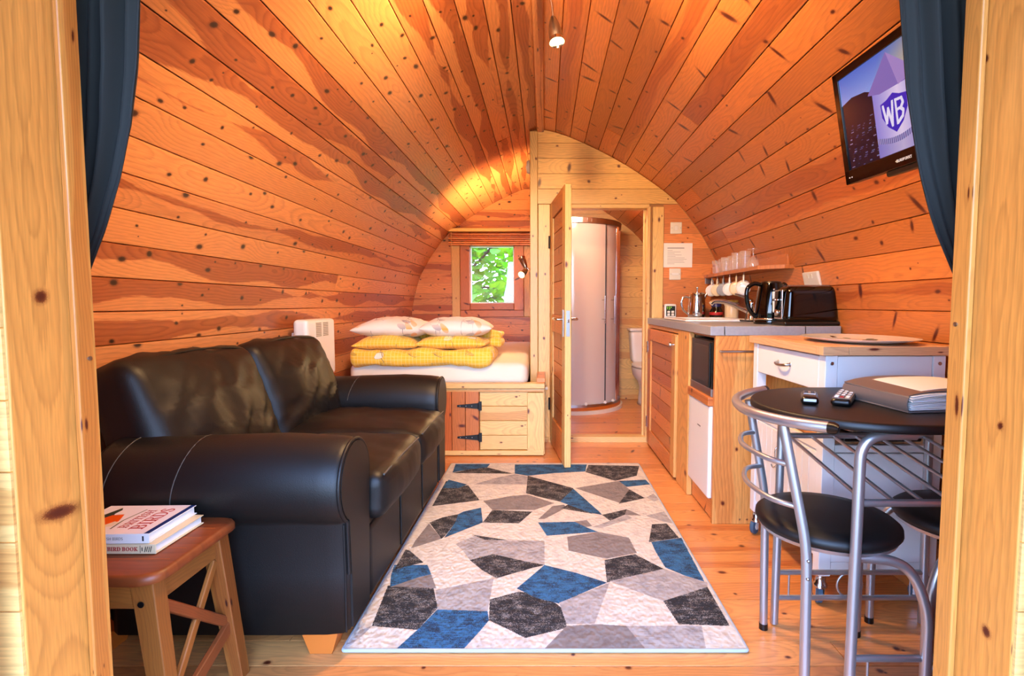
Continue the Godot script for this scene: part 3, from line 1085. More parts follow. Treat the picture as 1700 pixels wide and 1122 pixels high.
func make_partition() -> void:
	var hole := Rect2(0.045, -0.03, 0.72, 1.775)
	var area := Rect2(-0.10, -0.02, 1.6, 2.5)
	var z := -DP
	var root := struct("wall_partition", slab(area, z - 0.07, z - 0.013, [hole], 0.01).mesh(), M.shell)
	boards(root, M.pine, 10, Rect2(-0.05, 1.76, 1.055, 0.7), 0.109, 1.76, z - 0.014, z, [], 0.004)
	boards(root, M.wall_right, 10, Rect2(0.87, 0.0, 0.7, 1.9), 0.1095, 0.015, z - 0.026, z - 0.012, [Rect2(0.5, 1.76, 0.505, 0.5)], 0.004)
	boards(root, M.wall_right, 10, Rect2(-0.1, 0.0, 1.6, 2.4), 0.1105, 0.0, z - 0.084, z - 0.07, [hole], 0.004)
	part(root, "corner_post", bx(Vector3(-0.078, 1.13, z - 0.03), Vector3(0.058, 2.29, 0.10), 0.005, wd(10)), M.pine)
	part(root, "plank", bx(Vector3(-0.003, 0.88, z - 0.003), Vector3(0.088, 1.755, 0.022), 0.004, wd(10)), M.pine)
	part(root, "plank", bx(Vector3(0.832, 0.87, z - 0.003), Vector3(0.082, 1.74, 0.022), 0.004, wd(10)), M.pine)
	part(root, "jamb", bx(Vector3(0.052, 0.87, z - 0.03), Vector3(0.018, 1.74, 0.09), 0.003, wd(10)), M.pine)
	part(root, "jamb", bx(Vector3(0.762, 0.87, z - 0.03), Vector3(0.026, 1.74, 0.09), 0.003, wd(10)), M.pine)
	part(root, "door_stop", bx(Vector3(0.742, 0.87, z - 0.05), Vector3(0.016, 1.72, 0.03), 0.003, wd(10)), M.pine)
	part(root, "jamb", bx(Vector3(0.405, 1.742, z - 0.03), Vector3(0.72, 0.03, 0.09), 0.003, wd(10)), M.pine)
	part(root, "threshold", bx(Vector3(0.405, 0.02, z - 0.02), Vector3(0.75, 0.045, 0.09), 0.005, wd(10)), M.pine)
	part(root, "skirting", bx(Vector3(-0.02, 0.02, z + 0.012), Vector3(0.13, 0.04, 0.014), 0.003, wd(10)), M.pine)
	var sd := struct("wall_bathroom", MB.new().box(Vector3(-0.075, 1.12, -(DP + 0.07 + D1) / 2), Vector3(0.03, 2.31, D1 - DP - 0.08), 0.002).mesh(), M.shell)
	for s: int in [-1, 1]:
		var y := 0.0
		while y < 2.27:
			var h := minf(0.1105, 2.272 - y)
			part(sd, "plank", bx(Vector3(-0.075 + s * 0.0215, y + h / 2, -(DP + 0.07 + D1) / 2), Vector3(0.012, h - 0.002, D1 - DP - 0.09), 0.002, wd(10, 2)), M.wall_right)
			y += 0.1105
	# the bathroom door, standing open towards the rug
	var dr := Node3D.new()
	dr.name = "door_2"
	add_child(dr)
	dr.set_meta("kind", "structure")
	dr.position = Vector3(0.062, 0.012, -(DP - 0.02))
	dr.rotation.y = deg_to_rad(-82.8)
	var L := 0.655; var H := 1.745; var T := 0.042
	part(dr, "stile", bx(Vector3(0.05, H / 2, 0), Vector3(0.10, H, T), 0.004, wd(10)), M.pine)
	part(dr, "stile", bx(Vector3(L - 0.05, H / 2, 0), Vector3(0.10, H, T), 0.004, wd(10)), M.pine)
	for e: Array in [[0.10, 0.20], [0.885, 0.12], [1.685, 0.12]]:
		part(dr, "rail", bx(Vector3(L / 2, e[0], 0), Vector3(L - 0.2, e[1], T), 0.004, wd(10, 0)), M.wall_right)
	for e: Array in [[0.20, 0.825], [0.945, 1.625]]:
		var n := 6
		var h: float = (e[1] - e[0]) / n
		for k in n: part(dr, "panel_board", bx(Vector3(L / 2, e[0] + h * (k + 0.5), 0), Vector3(L - 0.2, h - 0.002, 0.02), 0.004, wd(10, 0)), M.wall_right)
		for s: int in [-1, 1]:
			part(dr, "bead", bx(Vector3(0.106, (e[0] + e[1]) / 2, s * 0.014), Vector3(0.014, e[1] - e[0], 0.012), 0.003, wd(10, 1)), M.pine)
			part(dr, "bead", bx(Vector3(L - 0.106, (e[0] + e[1]) / 2, s * 0.014), Vector3(0.014, e[1] - e[0], 0.012), 0.003, wd(10, 1)), M.pine)
	for s: int in [-1, 1]:
		var hd := part(dr, "handle_plate", bx(Vector3(L - 0.055, 0.90, s * 0.024), Vector3(0.042, 0.17, 0.008), 0.003), M.steel)
		part(hd, "lever", MB.new().tube(fillet([Vector3(L - 0.055, 0.925, s * 0.026), Vector3(L - 0.055, 0.925, s * 0.068), Vector3(L - 0.165, 0.925, s * 0.068)], 0.016), 0.009, 10).mesh(), M.chrome)
	part(dr, "lock_plate", bx(Vector3(L + 0.001, 0.90, 0), Vector3(0.004, 0.16, 0.024), 0.001), M.steel)
	part(dr, "latch", bx(Vector3(L + 0.006, 0.915, 0), Vector3(0.012, 0.02, 0.012), 0.003), M.chrome)
	for y: float in [0.28, 1.47]: part(dr, "hinge", MB.new().tube(path([Vector3(-0.006, y - 0.045, 0.026), Vector3(-0.006, y + 0.045, 0.026)]), 0.007, 8).mesh(), M.black_iron)

# the front wall with its opening, whose jambs frame the picture
func make_front() -> void:
	var hole := Rect2(-0.815, 0.0, 1.55, 1.88)
	var area := Rect2(-1.7, -0.08, 3.4, 2.6)
	var root := struct("wall_front", slab(area, -0.92, -0.80, [hole], 0.05).mesh(), M.shell)
	boards(root, M.wall_right, 10, Rect2(-1.7, 0.0, 3.4, 2.4), 0.1105, 0.0, -0.934, -0.92, [hole], 0.01)
	boards(root, M.pine, 10, Rect2(-1.7, 0.0, 3.4, 2.4), 0.1105, 0.0, -0.80, -0.786, [hole], -0.04)
	for s: int in [-1, 1]:
		var xi := -0.813 if s < 0 else 0.733
		part(root, "jamb", bx(Vector3(xi + s * 0.03, 0.94, -0.847), Vector3(0.06, 1.90, 0.115), 0.004, wd(10)), M.post_pine)
		part(root, "door_stop", bx(Vector3(xi - s * 0.0065, 0.94, -0.914), Vector3(0.013, 1.88, 0.040), 0.004, wd(10)), M.post_pine)
		var sc := part(root, "screw", MB.new().lathe([Vector2(0, 0), Vector2(0.004, 0), Vector2(0.004, 0.002), Vector2(0, 0.0025)], 10).mesh(), M.steel)
		sc.position = Vector3(xi - s * 0.013, 0.995 if s > 0 else 0.935, -0.917)
		sc.rotation.z = s * PI / 2
	part(root, "jamb", bx(Vector3(-0.04, 1.905, -0.847), Vector3(1.67, 0.06, 0.115), 0.004, wd(10, 0)), M.post_pine)
	part(root, "threshold", bx(Vector3(-0.04, -0.006, -0.84), Vector3(1.67, 0.04, 0.14), 0.005, wd(10, 0)), M.post_pine)
	# both leaves of the glazed front door, thrown open
	for s: int in [-1, 1]:
		var dr := Node3D.new()
		dr.name = "door_%d" % (1 if s < 0 else 3)
		add_child(dr)
		dr.set_meta("kind", "structure")
		dr.position = Vector3(-0.84 if s < 0 else 0.76, 0.02, -0.762)
		dr.rotation.y = s * deg_to_rad(-62) + (PI if s < 0 else 0.0)
		for x: float in [0.05, 0.70]: part(dr, "stile", bx(Vector3(x, 0.92, 0), Vector3(0.10, 1.84, 0.044), 0.004, wd(10)), M.post_pine)
		for e: Array in [[0.12, 0.24], [0.9, 0.1], [1.78, 0.12]]: part(dr, "rail", bx(Vector3(0.375, e[0], 0), Vector3(0.55, e[1], 0.044), 0.004, wd(10, 0)), M.post_pine)
		for e: Array in [[0.24, 0.85], [0.95, 1.72]]: part(dr, "pane", bx(Vector3(0.375, (e[0] + e[1]) / 2, 0), Vector3(0.56, e[1] - e[0] + 0.01, 0.006), 0.001), M.glass)

func make_outside() -> void:
	struct("ground", bx(Vector3(0, -0.36, -4), Vector3(60, 0.2, 60), 0.0), M.grass)
	var dk := struct("terrace", bx(Vector3(0, -0.16, 1.2), Vector3(3.6, 0.06, 3.7), 0.0), M.shell)
	for k in 26: part(dk, "deck_board", bx(Vector3(0, -0.115, -0.6 + k * 0.142), Vector3(3.6, 0.028, 0.137), 0.004), M.deck)
	for e: Array in [[-1.5, -8.6, 4.4, 1], [1.0, -11.0, 5.0, 2], [-4.6, -12.0, 6.0, 3]]:
		var labels := ["leafy green tree just outside the bedroom window", "second leafy tree farther behind the bedroom window", "tall leafy tree at the edge of the bedroom window view"]
		var t := thing("tree", labels[e[3] - 1], "tree", Vector3(e[0], -0.26, e[1]))
		var r := RandomNumberGenerator.new()
		r.seed = 700 + e[3]
		var wood := MB.new().tube(curve([Vector3(0, 0, 0), Vector3(0.1, e[2] * 0.25, 0), Vector3(-0.05, e[2] * 0.5, 0.1), Vector3(0.1, e[2] * 0.9, 0)], 4), 0.07, 8)
		var tips := []
		for k in 26:
			var y: float = e[2] * r.randf_range(0.12, 0.8)
			var g := r.randf() * TAU
			var l := r.randf_range(0.8, 1.9)
			var tip := Vector3(cos(g) * l, y + r.randf_range(0.0, 0.7), sin(g) * l)
			wood.tube(curve([Vector3(0.03, y, 0), Vector3(cos(g) * l * 0.5, y + 0.25, sin(g) * l * 0.5), tip], 3), 0.018, 5)
			for q in 4: tips.append(tip * Vector3(0.55 + 0.15 * q, 1, 0.55 + 0.15 * q))
		part(t, "trunk", wood.mesh(), M.bark)
		var lf := MB.new()
		var c := lf.vert(Vector3(0, 0, 0), Vector3(0, 1, 0.1).normalized())
		var ring := []
		for k in 8:
			var g := TAU * k / 8
			ring.append(lf.vert(Vector3(cos(g) * 0.075, 0.014 * cos(g * 2), sin(g) * 0.044 * (1.0 + 0.3 * cos(g))), Vector3(0.1 * cos(g), 1, 0.1 * sin(g)).normalized()))
		for k in 8: lf.tri(c, ring[(k + 1) % 8], ring[k])
		var mm := MultiMesh.new()
		mm.transform_format = MultiMesh.TRANSFORM_3D
		mm.use_colors = true
		mm.mesh = lf.mesh()
		var per := 56
		mm.instance_count = tips.size() * per
		for k in tips.size() * per:
			var p: Vector3 = tips[k % tips.size()]
			p += Vector3(r.randfn(0, 0.33), r.randfn(0, 0.2), r.randfn(0, 0.33))
			var bs := Basis.from_euler(Vector3(r.randf_range(-1.3, 0.6), r.randf() * TAU, r.randf_range(-0.5, 0.5))).scaled(Vector3.ONE * r.randf_range(0.7, 1.35))
			mm.set_instance_transform(k, Transform3D(bs, p))
			mm.set_instance_color(k, Color(r.randf_range(0.7, 1.3), r.randf_range(0.8, 1.15), r.randf_range(0.5, 1.2)))
		var cr := MultiMeshInstance3D.new()
		cr.multimesh = mm
		cr.material_override = M.foliage
		cr.name = "crown"
		cr.set_meta("kind", "stuff")
		t.add_child(cr)

# ------------------------------------------------------------------ sofa
func arm_profile(i: float) -> PackedVector2Array:      # x: outwards from the middle of the scroll, y: height
	var r := 0.132 - i
	var a := PackedVector2Array([Vector2(-0.11 + i, 0.07 + i), Vector2(0.065 - i, 0.07 + i), Vector2(0.068 - i, 0.25)])
	for k in 25:
		var g := lerpf(-1.02, PI + 0.25, k / 24.0)
		a.append(Vector2(cos(g) * r, 0.51 + sin(g) * r))
	return a

func loft(rings: Array) -> MB:      # rings of equally many points, closed, capped; each [points]
	var b := MB.new()
	var n: int = rings[0].size()
	for i in rings.size():
		for j in n + 1: b.vert(rings[i][j % n], Vector3.UP, Vector2(j * 0.03, i * 0.1))
	for i in rings.size() - 1:
		for j in n:
			var q := i * (n + 1) + j
			b.quad(q, q + 1, q + n + 2, q + n + 1)
	for e: int in [0, rings.size() - 1]:
		var c := Vector3.ZERO
		for p: Vector3 in rings[e]: c += p / n
		var k := b.vert(c, Vector3.UP)
		for j in n:
			var q := e * (n + 1) + j
			if e == 0: b.tri(k, q + 1, q)
			else: b.tri(k, q, q + 1)
	return b

func make_sofa() -> void:
	var t := thing("sofa", "black leather two-seat sofa with rolled arms along the left wall", "sofa", Vector3(-0.97, 0, -2.19))
	# local: x to the front, z towards the camera; length 1.6
	var wr := func(p: Vector3, k: float, f: float, sd: int) -> float:
		nz.seed = sd
		return nz.get_noise_3d(p.x * f, p.y * f, p.z * f) * k
	part(t, "base", rbox(Vector3(0.375, 0.14, 0.66), 0.02, 10, func(p: Vector3, u: Vector3) -> Vector3: return Vector3.ZERO).moved(Transform3D(Basis(), Vector3(0.02, 0.20, 0))).mesh(), M.leather)
	part(t, "back_frame", rbox(Vector3(0.05, 0.34, 0.62), 0.04, 10, func(p: Vector3, u: Vector3) -> Vector3: return Vector3(-0.03 * u.y, 0, 0)).moved(Transform3D(Basis(), Vector3(-0.37, 0.42, 0))).mesh(), M.leather)
	# pleated seat front: three flat panels with folded edges
	for k in 3:
		var pn := part(t, "front_panel", rbox(Vector3(0.012, 0.115, 0.178), 0.010, 6).moved(Transform3D(Basis(), Vector3(0.394, 0.195, 0.36 - k * 0.36))).mesh(), M.leather)
		part(pn, "seam", MB.new().tube(path([Vector3(0.4065, 0.085, 0.181 - k * 0.36), Vector3(0.4065, 0.305, 0.181 - k * 0.36)]), 0.003, 6).mesh(), M.seam)
	for s: int in [1, -1]:      # 1: the arm nearest the door
		var zc := s * 0.66
		var rings := []
		var xs := [[-0.29, 0.02], [-0.285, 0.006], [-0.27, 0.0], [-0.15, 0.0], [0.0, 0.0], [0.2, 0.0], [0.34, 0.001], [0.385, 0.004], [0.402, 0.012], [0.408, 0.022]]
		for e: Array in xs:
			var ring := []
			for p: Vector2 in arm_profile(e[1]):
				var q := Vector3(e[0], p.y, zc + s * p.x)
				q.y += 0.006 * sin(e[0] * 9.0) if p.y > 0.4 else 0.0
				ring.append(q)
			if s > 0: ring.reverse()
			rings.append(ring)
		var arm := part(t, "arm", loft(rings).smooth().mesh(), M.leather)
		var out := []
		for p: Vector2 in arm_profile(0.010): out.append(Vector3(0.404, p.y, zc + s * p.x))
		var face := PackedVector2Array()
		for p: Vector2 in arm_profile(0.016): face.append(Vector2(zc + s * p.x, p.y))
		var fp := MB.new().prism(face, 0.0, 0.007).moved(Transform3D(Basis(Vector3(0, 0, 1), Vector3(0, 1, 0), Vector3(1, 0, 0)), Vector3(0.403, 0, 0)))
		part(arm, "arm_facing", fp.mesh(), M.leather)
		part(arm, "piping", MB.new().tube(PackedVector3Array(out.slice(2)), 0.0055, 8).mesh(), M.leather)
		for x: float in [-0.05, -0.24]:
			var sm := []
			for k in 20:
				var g := lerpf(-0.9, PI * 0.95, k / 19.0)
				sm.append(Vector3(x + 0.02 * sin(g * 1.3), 0.51 + sin(g) * 0.1325 + 0.006 * sin(x * 9.0), zc + s * cos(g) * 0.1325))
			part(arm, "seam", MB.new().tube(PackedVector3Array(sm), 0.0017, 5).mesh(), M.thread)
		part(arm, "edge_seam", MB.new().tube(path([Vector3(0.395, 0.08, zc + s * 0.066), Vector3(0.397, 0.25, zc + s * 0.068), Vector3(0.395, 0.40, zc + s * 0.068)]), 0.003, 6).mesh(), M.leather)
		for x: float in [-0.33, 0.33]:
			part(t, "foot", MB.new().prism(PackedVector2Array([Vector2(-0.03, 0), Vector2(0.035, 0), Vector2(0.055, 0.068), Vector2(-0.055, 0.068)]), -0.035, 0.035, wd(10)).moved(Transform3D(Basis(), Vector3(x - 0.022, 0.001, zc + s * 0.012))).mesh(), M.amber_wood)
	for s: int in [1, -1]:
		var zc := 0.27 * s
		var sc := part(t, "seat_cushion", rbox(Vector3(0.365, 0.083, 0.262), 0.045, 22, func(p: Vector3, u: Vector3) -> Vector3:
			var o := Vector3(0, 0.030 * (1 - u.x * u.x) * (1 - u.z * u.z) * (1.0 if u.y > 0 else 0.0), 0)
			if u.x > 0.6: o.x += 0.022 * (1 - u.z * u.z) * (1 - u.y * u.y)
			o += Vector3(0.4, 1, 0.2) * (wr.call(p + Vector3(s, 0, 0), 0.012, 260.0, 31) as float)
			if u.x > 0.75: o.x += sin(u.z * 34.0) * 0.002 * (1 - u.y * u.y)
			return o).moved(Transform3D(Basis(), Vector3(0.085, 0.405, zc))).mesh(), M.leather)
		var st := []
		for k in 15:
			var z := lerpf(-0.235, 0.235, k / 14.0)
			st.append(Vector3(0.444, 0.474 + 0.004 * (1 - pow(z / 0.24, 2)), zc + z))
		part(sc, "piping", MB.new().tube(PackedVector3Array(st), 0.0035, 6).mesh(), M.thread)
		var tilt := Basis(Vector3(0, 0, 1), 0.30)
		zc = 0.335 * s
		var bc := part(t, "back_cushion", rbox(Vector3(0.088, 0.225, 0.332), 0.055, 30, func(p: Vector3, u: Vector3) -> Vector3:
			var o := Vector3.ZERO
			if u.x > -0.2:
				o.x += 0.065 * (1 - u.z * u.z) * (1 - pow(absf(u.y + 0.15), 2.0)) * clampf(u.x + 0.4, 0.0, 1.0)
				# diagonal creases gathered into the lower corners
				var cr := (wr.call(Vector3(p.y * 1.5 + p.z * 1.1, p.z * 0.35 - p.y * 0.3, s * 3.0), 0.034, 420.0, 44) as float)
				o.x += cr * (0.55 - 0.45 * u.y) * (1 - pow(u.z, 4.0))
			o.y += 0.02 * (1 - u.z * u.z) * signf(u.y) + (wr.call(p, 0.02, 300.0, 45) as float)
			return o).moved(Transform3D(tilt, Vector3(-0.270, 0.632, zc))).mesh(), M.leather)
		var sm := []
		for k in 13:
			var z := lerpf(-0.29, 0.29, k / 12.0)
			sm.append(tilt * Vector3(0.062 + 0.014 * (1 - pow(z / 0.30, 2)), 0.208 + 0.018 * (1 - pow(z / 0.30, 2)), z) + Vector3(-0.270, 0.632, zc))
		part(bc, "seam", MB.new().tube(PackedVector3Array(sm), 0.004, 6).mesh(), M.leather)

# ------------------------------------------------------------------ stool and books
func make_stool() -> void:
	var t := thing("stool", "brown wooden step stool with crossed braces beside the sofa, carrying books", "stool", Vector3(-1.055, 0, -1.264))
	# local half sizes of the top: x 0.20, z 0.145
	var top := MB.new()
	var poly := PackedVector2Array()
	for c: Array in [[1, 1, 0], [-1, 1, 1], [-1, -1, 2], [1, -1, 3]]:
		for k in 6: poly.append(Vector2(c[0] * 0.165, c[1] * 0.12) + Vector2(0.045, 0).rotated(c[2] * PI / 2 + k * PI / 10))
	var rings := []
	for e: Array in [[0.414, 0.006], [0.418, 0.0], [0.430, 0.0], [0.437, 0.003], [0.440, 0.010]]:
		var ring := []
		for p in poly: ring.append(Vector3(p.x - signf(p.x) * e[1], e[0], -(p.y - signf(p.y) * e[1])))
		rings.append(ring)
	top = loft(rings).smooth()
	var w := wd(10)
	for i in top.v.size(): top.uv[i] = Vector2(top.v[i].x / 2.4 + w[2], (w[0] + 0.5 + top.v[i].z * 3.0) / 10.0)
	part(t, "top", top.mesh(), M.hardwood)
	for k in 4: part(t, "glue_line", bx(Vector3(0, 0.4402, -0.085 + k * 0.056), Vector3(0.37, 0.0006, 0.0012), 0.0002), M.amber_wood)
	var f := func(a: Vector3, b: Vector3, sx: float, sz: float) -> Mesh:
		var m := MB.new().box(Vector3.ZERO, Vector3(sx, a.distance_to(b), sz), 0.004, wd(10))
		var up := (b - a).normalized()
		var x := Vector3(0, 0, 1).cross(up).cross(up).normalized() * -1.0
		if absf(up.dot(Vector3(0, 0, 1))) > 0.95: x = Vector3.RIGHT
		x = (Vector3.RIGHT - up * up.x).normalized()
		return m.moved(Transform3D(Basis(x, up, x.cross(up)), (a + b) / 2)).mesh()
	for sx: int in [1, -1]:
		for sz: int in [1, -1]:
			var lg := MB.new().box(Vector3.ZERO, Vector3(0.055, 0.416, 0.042), 0.004, wd(10, 1))
			for i in lg.v.size():      # tapered and splayed
				var p := lg.v[i]
				var k := 0.5 - p.y / 0.416
				lg.v[i] = Vector3(sx * (0.158 + 0.05 * k) + p.x * (1.0 - 0.30 * k), 0.208 + p.y, sz * (0.118 + 0.012 * k) + p.z * (1.0 - 0.15 * k))
			var leg := part(t, "leg", lg.mesh(), M.oiled)
			if sz > 0:
				var bolt := part(leg, "bolt_hole", MB.new().lathe([Vector2(0, 0), Vector2(0.007, 0), Vector2(0.007, 0.002), Vector2(0, 0.002)], 14).mesh(), M.black_plastic)
				bolt.position = Vector3(sx * 0.160, 0.365, 0.142)
				bolt.rotation.x = PI / 2
		part(t, "apron", bx(Vector3(sx * 0.165, 0.382, 0), Vector3(0.02, 0.065, 0.20), 0.003, wd(10)), M.oiled)
		part(t, "brace", f.call(Vector3(sx * 0.195, 0.10, 0.125), Vector3(sx * 0.170, 0.345, -0.10), 0.014, 0.022), M.oiled)
		part(t, "brace", f.call(Vector3(sx * 0.178, 0.345, 0.105), Vector3(sx * 0.188, 0.16, -0.12), 0.014, 0.026), M.hardwood)
		part(t, "brace", f.call(Vector3(sx * 0.200, 0.075, 0.125), Vector3(sx * 0.192, 0.155, -0.12), 0.016, 0.036), M.hardwood)
	for sz: int in [1, -1]: part(t, "apron", bx(Vector3(0, 0.382, sz * 0.125), Vector3(0.28, 0.065, 0.02), 0.003, wd(10)), M.oiled)

func make_books() -> void:
	var y := 0.4415
	var b := thing("book", "thick cream-jacketed book lying underneath, spine with red lettering to the front", "book", Vector3(-1.03, y, -1.290))
	part(b, "cover", MB.new().box(Vector3(0, 0.0015, 0), Vector3(0.225, 0.003, 0.175), 0.001).box(Vector3(0, 0.0220, 0), Vector3(0.225, 0.003, 0.175), 0.001).box(Vector3(0, 0.0117, 0.0865), Vector3(0.225, 0.0235, 0.003), 0.001).mesh(), M.book_cream)
	part(b, "pages", bx(Vector3(-0.002, 0.0117, -0.002), Vector3(0.217, 0.019, 0.168), 0.001), M.paper_white)
	var tx := part(b, "spine_lettering", text_mesh("BIRD BOOK", 0.0125, 0.0006, "Droid Serif", true), M.ink_red)
	tx.position = Vector3(0.034, 0.0117, 0.0883)
	var ln := part(b, "spine_mark", MB.new().box(Vector3(0.076, 0.0117, 0.0883), Vector3(0.001, 0.018, 0.0005), 0.0001).box(Vector3(0.0805, 0.0117, 0.0883), Vector3(0.002, 0.009, 0.0005), 0.0001).tube(path([Vector3(0.086, 0.005, 0.088), Vector3(0.089, 0.018, 0.088), Vector3(0.091, 0.006, 0.088), Vector3(0.094, 0.018, 0.088)]), 0.001, 5).tube(path([Vector3(0.095, 0.005, 0.088), Vector3(0.098, 0.018, 0.088), Vector3(0.100, 0.005, 0.088), Vector3(0.103, 0.019, 0.088)]), 0.001, 5).mesh(), M.ink_dark)
	ln.position = Vector3.ZERO
	var c := thing("book", "white hardback on top of the pile with a bird and red title on its cover", "book", Vector3(-1.05, y + 0.0239, -1.292), 0.03)
	part(c, "cover", MB.new().box(Vector3(0, 0.0013, 0), Vector3(0.225, 0.0026, 0.178), 0.0008).box(Vector3(0, 0.0222, 0), Vector3(0.225, 0.0026, 0.178), 0.0008).box(Vector3(0, 0.0118, 0.088), Vector3(0.225, 0.0236, 0.0026), 0.0008).mesh(), M.paper_white)
	part(c, "pages", bx(Vector3(-0.002, 0.0118, -0.002), Vector3(0.218, 0.0192, 0.171), 0.001), M.paper_white)
	var art := MB.new()
	var q := [art.vert(Vector3(-0.112, 0.0237, 0.088), Vector3.UP, Vector2(0, 0)), art.vert(Vector3(0.112, 0.0237, 0.088), Vector3.UP, Vector2(0, 1)), art.vert(Vector3(0.112, 0.0237, -0.088), Vector3.UP, Vector2(1, 1)), art.vert(Vector3(-0.112, 0.0237, -0.088), Vector3.UP, Vector2(1, 0))]
	art.quad(q[0], q[1], q[2], q[3])
	part(c, "cover_print", art.mesh(), M.cover)
	# the title runs from the spine to the far edge
	for e: Array in [["BRITISH", 0.024, 0.028, 0.0], ["BIRDS", 0.062, 0.044, 0.0]]:
		var tt := part(c, "title", text_mesh(e[0], e[2], 0.0005, "Droid Serif"), M.ink_red)
		tt.transform = Transform3D(Basis(Vector3(0, 0, -1), Vector3(-1, 0, 0), Vector3(0, -1, 0) * -1.0), Vector3(e[1], 0.0240, e[3]))
	var sp := part(c, "spine_lettering", text_mesh("BRITISH BIRDS", 0.009, 0.0005, "Droid Sans"), M.grill)
	sp.position = Vector3(0.022, 0.0118, 0.0895)
	part(c, "spine_bird", MB.new().prism(PackedVector2Array([Vector2(-0.05, 0.007), Vector2(-0.036, 0.004), Vector2(-0.028, 0.011), Vector2(-0.033, 0.019), Vector2(-0.045, 0.019)]), 0.0893, 0.0897).mesh(), M.orange_plastic)
	part(c, "spine_mark", MB.new().box(Vector3(0.098, 0.0118, 0.0894), Vector3(0.004, 0.012, 0.0004), 0.0001).box(Vector3(-0.075, 0.0118, 0.0894), Vector3(0.008, 0.016, 0.0004), 0.0001).mesh(), M.ink_dark)

# ------------------------------------------------------------------ bed
func make_bed() -> void:
	var t := thing("bed_base", "built-in pine bed platform with a hinged cupboard door in its front", "bed base", Vector3(-0.69, 0, -3.5))
	part(t, "carcass", MB.new().box(Vector3(-0.06, 0.235, -1.08), Vector3(1.24, 0.44, 2.08), 0.004).box(Vector3(0.62, 0.235, -0.20), Vector3(0.12, 0.44, 0.33), 0.004).mesh(), M.shell)
	part(t, "top_rail", bx(Vector3(0, 0.482, -0.02), Vector3(1.388, 0.035, 0.075), 0.005, wd(10)), M.pine)
	part(t, "rail", bx(Vector3(0, 0.452, -0.018), Vector3(1.38, 0.026, 0.03), 0.003, wd(10)), M.pine)
	part(t, "stile", bx(Vector3(0.63, 0.235, -0.016), Vector3(0.115, 0.40, 0.034), 0.004, wd(10)), M.pine)
	part(t, "corner_post", bx(Vector3(0.684, 0.24, -0.04), Vector3(0.016, 0.46, 0.06), 0.003, wd(10)), M.pine)
	part(t, "base_strip", bx(Vector3(0.12, 0.022, -0.014), Vector3(1.13, 0.032, 0.03), 0.003, wd(10)), M.pine)
	for k in 4: part(t, "panel_board", bx(Vector3(0.413, 0.090 + k * 0.1, -0.024), Vector3(0.325, 0.0985, 0.016), 0.004, wd(10)), M.pine)
	for k in 4: part(t, "panel_board", bx(Vector3(-0.40, 0.090 + k * 0.1, -0.024), Vector3(0.80, 0.0985, 0.016), 0.004, wd(10)), M.pine)
	for k in 4: part(t, "side_board", bx(Vector3(0.682, 0.095 + k * 0.11, -0.22), Vector3(0.018, 0.1085, 0.30), 0.003, wd(10, 2)), M.pine)
	part(t, "side_rail", bx(Vector3(0.665, 0.515, -0.20), Vector3(0.06, 0.032, 0.34), 0.004, wd(10, 2)), M.wall_right)
	part(t, "door_knob", MB.new().lathe([Vector2(0, 0), Vector2(0.010, 0), Vector2(0.008, 0.008), Vector2(0.013, 0.016), Vector2(0.010, 0.022), Vector2(0, 0.023)], 14).moved(Transform3D(Basis(Vector3(0, 0, 1), -PI / 2), Vector3(0.69, 0.44, -0.16))).mesh(), M.white_plastic)
	var d := part(t, "door", bx(Vector3(0.015, 0.24, -0.028), Vector3(0.462, 0.415, 0.010), 0.002, wd(10)), M.wall_right)
	for k in 5: part(d, "door_board", bx(Vector3(-0.170 + k * 0.0925, 0.24, -0.013), Vector3(0.0900, 0.41, 0.018), 0.003, wd(10)), M.wall_right)
	for y: float in [0.345, 0.13]:
		var hg := MB.new().box(Vector3(0.255, y, 0.0), Vector3(0.022, 0.062, 0.005), 0.001)
		hg.prism(PackedVector2Array([Vector2(0.10, y - 0.006), Vector2(0.10, y + 0.006), Vector2(0.243, y + 0.019), Vector2(0.243, y - 0.019)]), -0.0025, 0.0035)
		hg.tube(path([Vector3(0.2435, y - 0.022, 0.004), Vector3(0.2435, y + 0.022, 0.004)]), 0.005, 8)
		var h := part(t, "hinge", hg.mesh(), M.black_iron)
		for x: float in [0.12, 0.16, 0.20]: part(h, "screw", MB.new().lathe([Vector2(0.003, 0), Vector2(0.003, 0.001), Vector2(0, 0.0016)], 8).moved(Transform3D(Basis(Vector3(1, 0, 0), PI / 2), Vector3(x, y, 0.0035))).mesh(), M.steel)
	var sh := func(p: Vector3, u: Vector3) -> Vector3:
		nz.seed = 12
		return Vector3(0, 1, 0.5) * nz.get_noise_3d(p.x * 160, p.y * 90, p.z * 160) * 0.016 - Vector3(0, 0.012, 0) * maxf(u.y, 0.0) * maxf(u.z, 0.0)
	solo("mattress", "thick mattress in a pale fitted sheet on the bed platform", "mattress", rbox(Vector3(0.62, 0.092, 0.98), 0.06, 26, sh).mesh(), M.sheet, Vector3(-0.735, 0.549, -4.57))
	# folded duvet: a fat roll to the front, two more folds behind it
	var du := thing("duvet", "yellow checked duvet with leaf sprigs, folded into a thick bundle on the mattress", "duvet", Vector3(-0.845, 0.632, -3.9))
	var fold := func(w: float, h: float, dep: float, c: Vector3, sd: int) -> Mesh:
		return rbox(Vector3(w, h, dep), h * 0.82, 24, func(p: Vector3, u: Vector3) -> Vector3:
			nz.seed = sd
			var o := Vector3(0.3, 1, 0.6) * nz.get_noise_3d(p.x * 300, p.y * 200, p.z * 300) * 0.024
			o.y += 0.008 * sin(u.x * 7.0 + sd) * u.y
			o.z += 0.012 * sin(u.x * 5.0 + sd * 2)
			return o).moved(Transform3D(Basis(), c)).mesh()
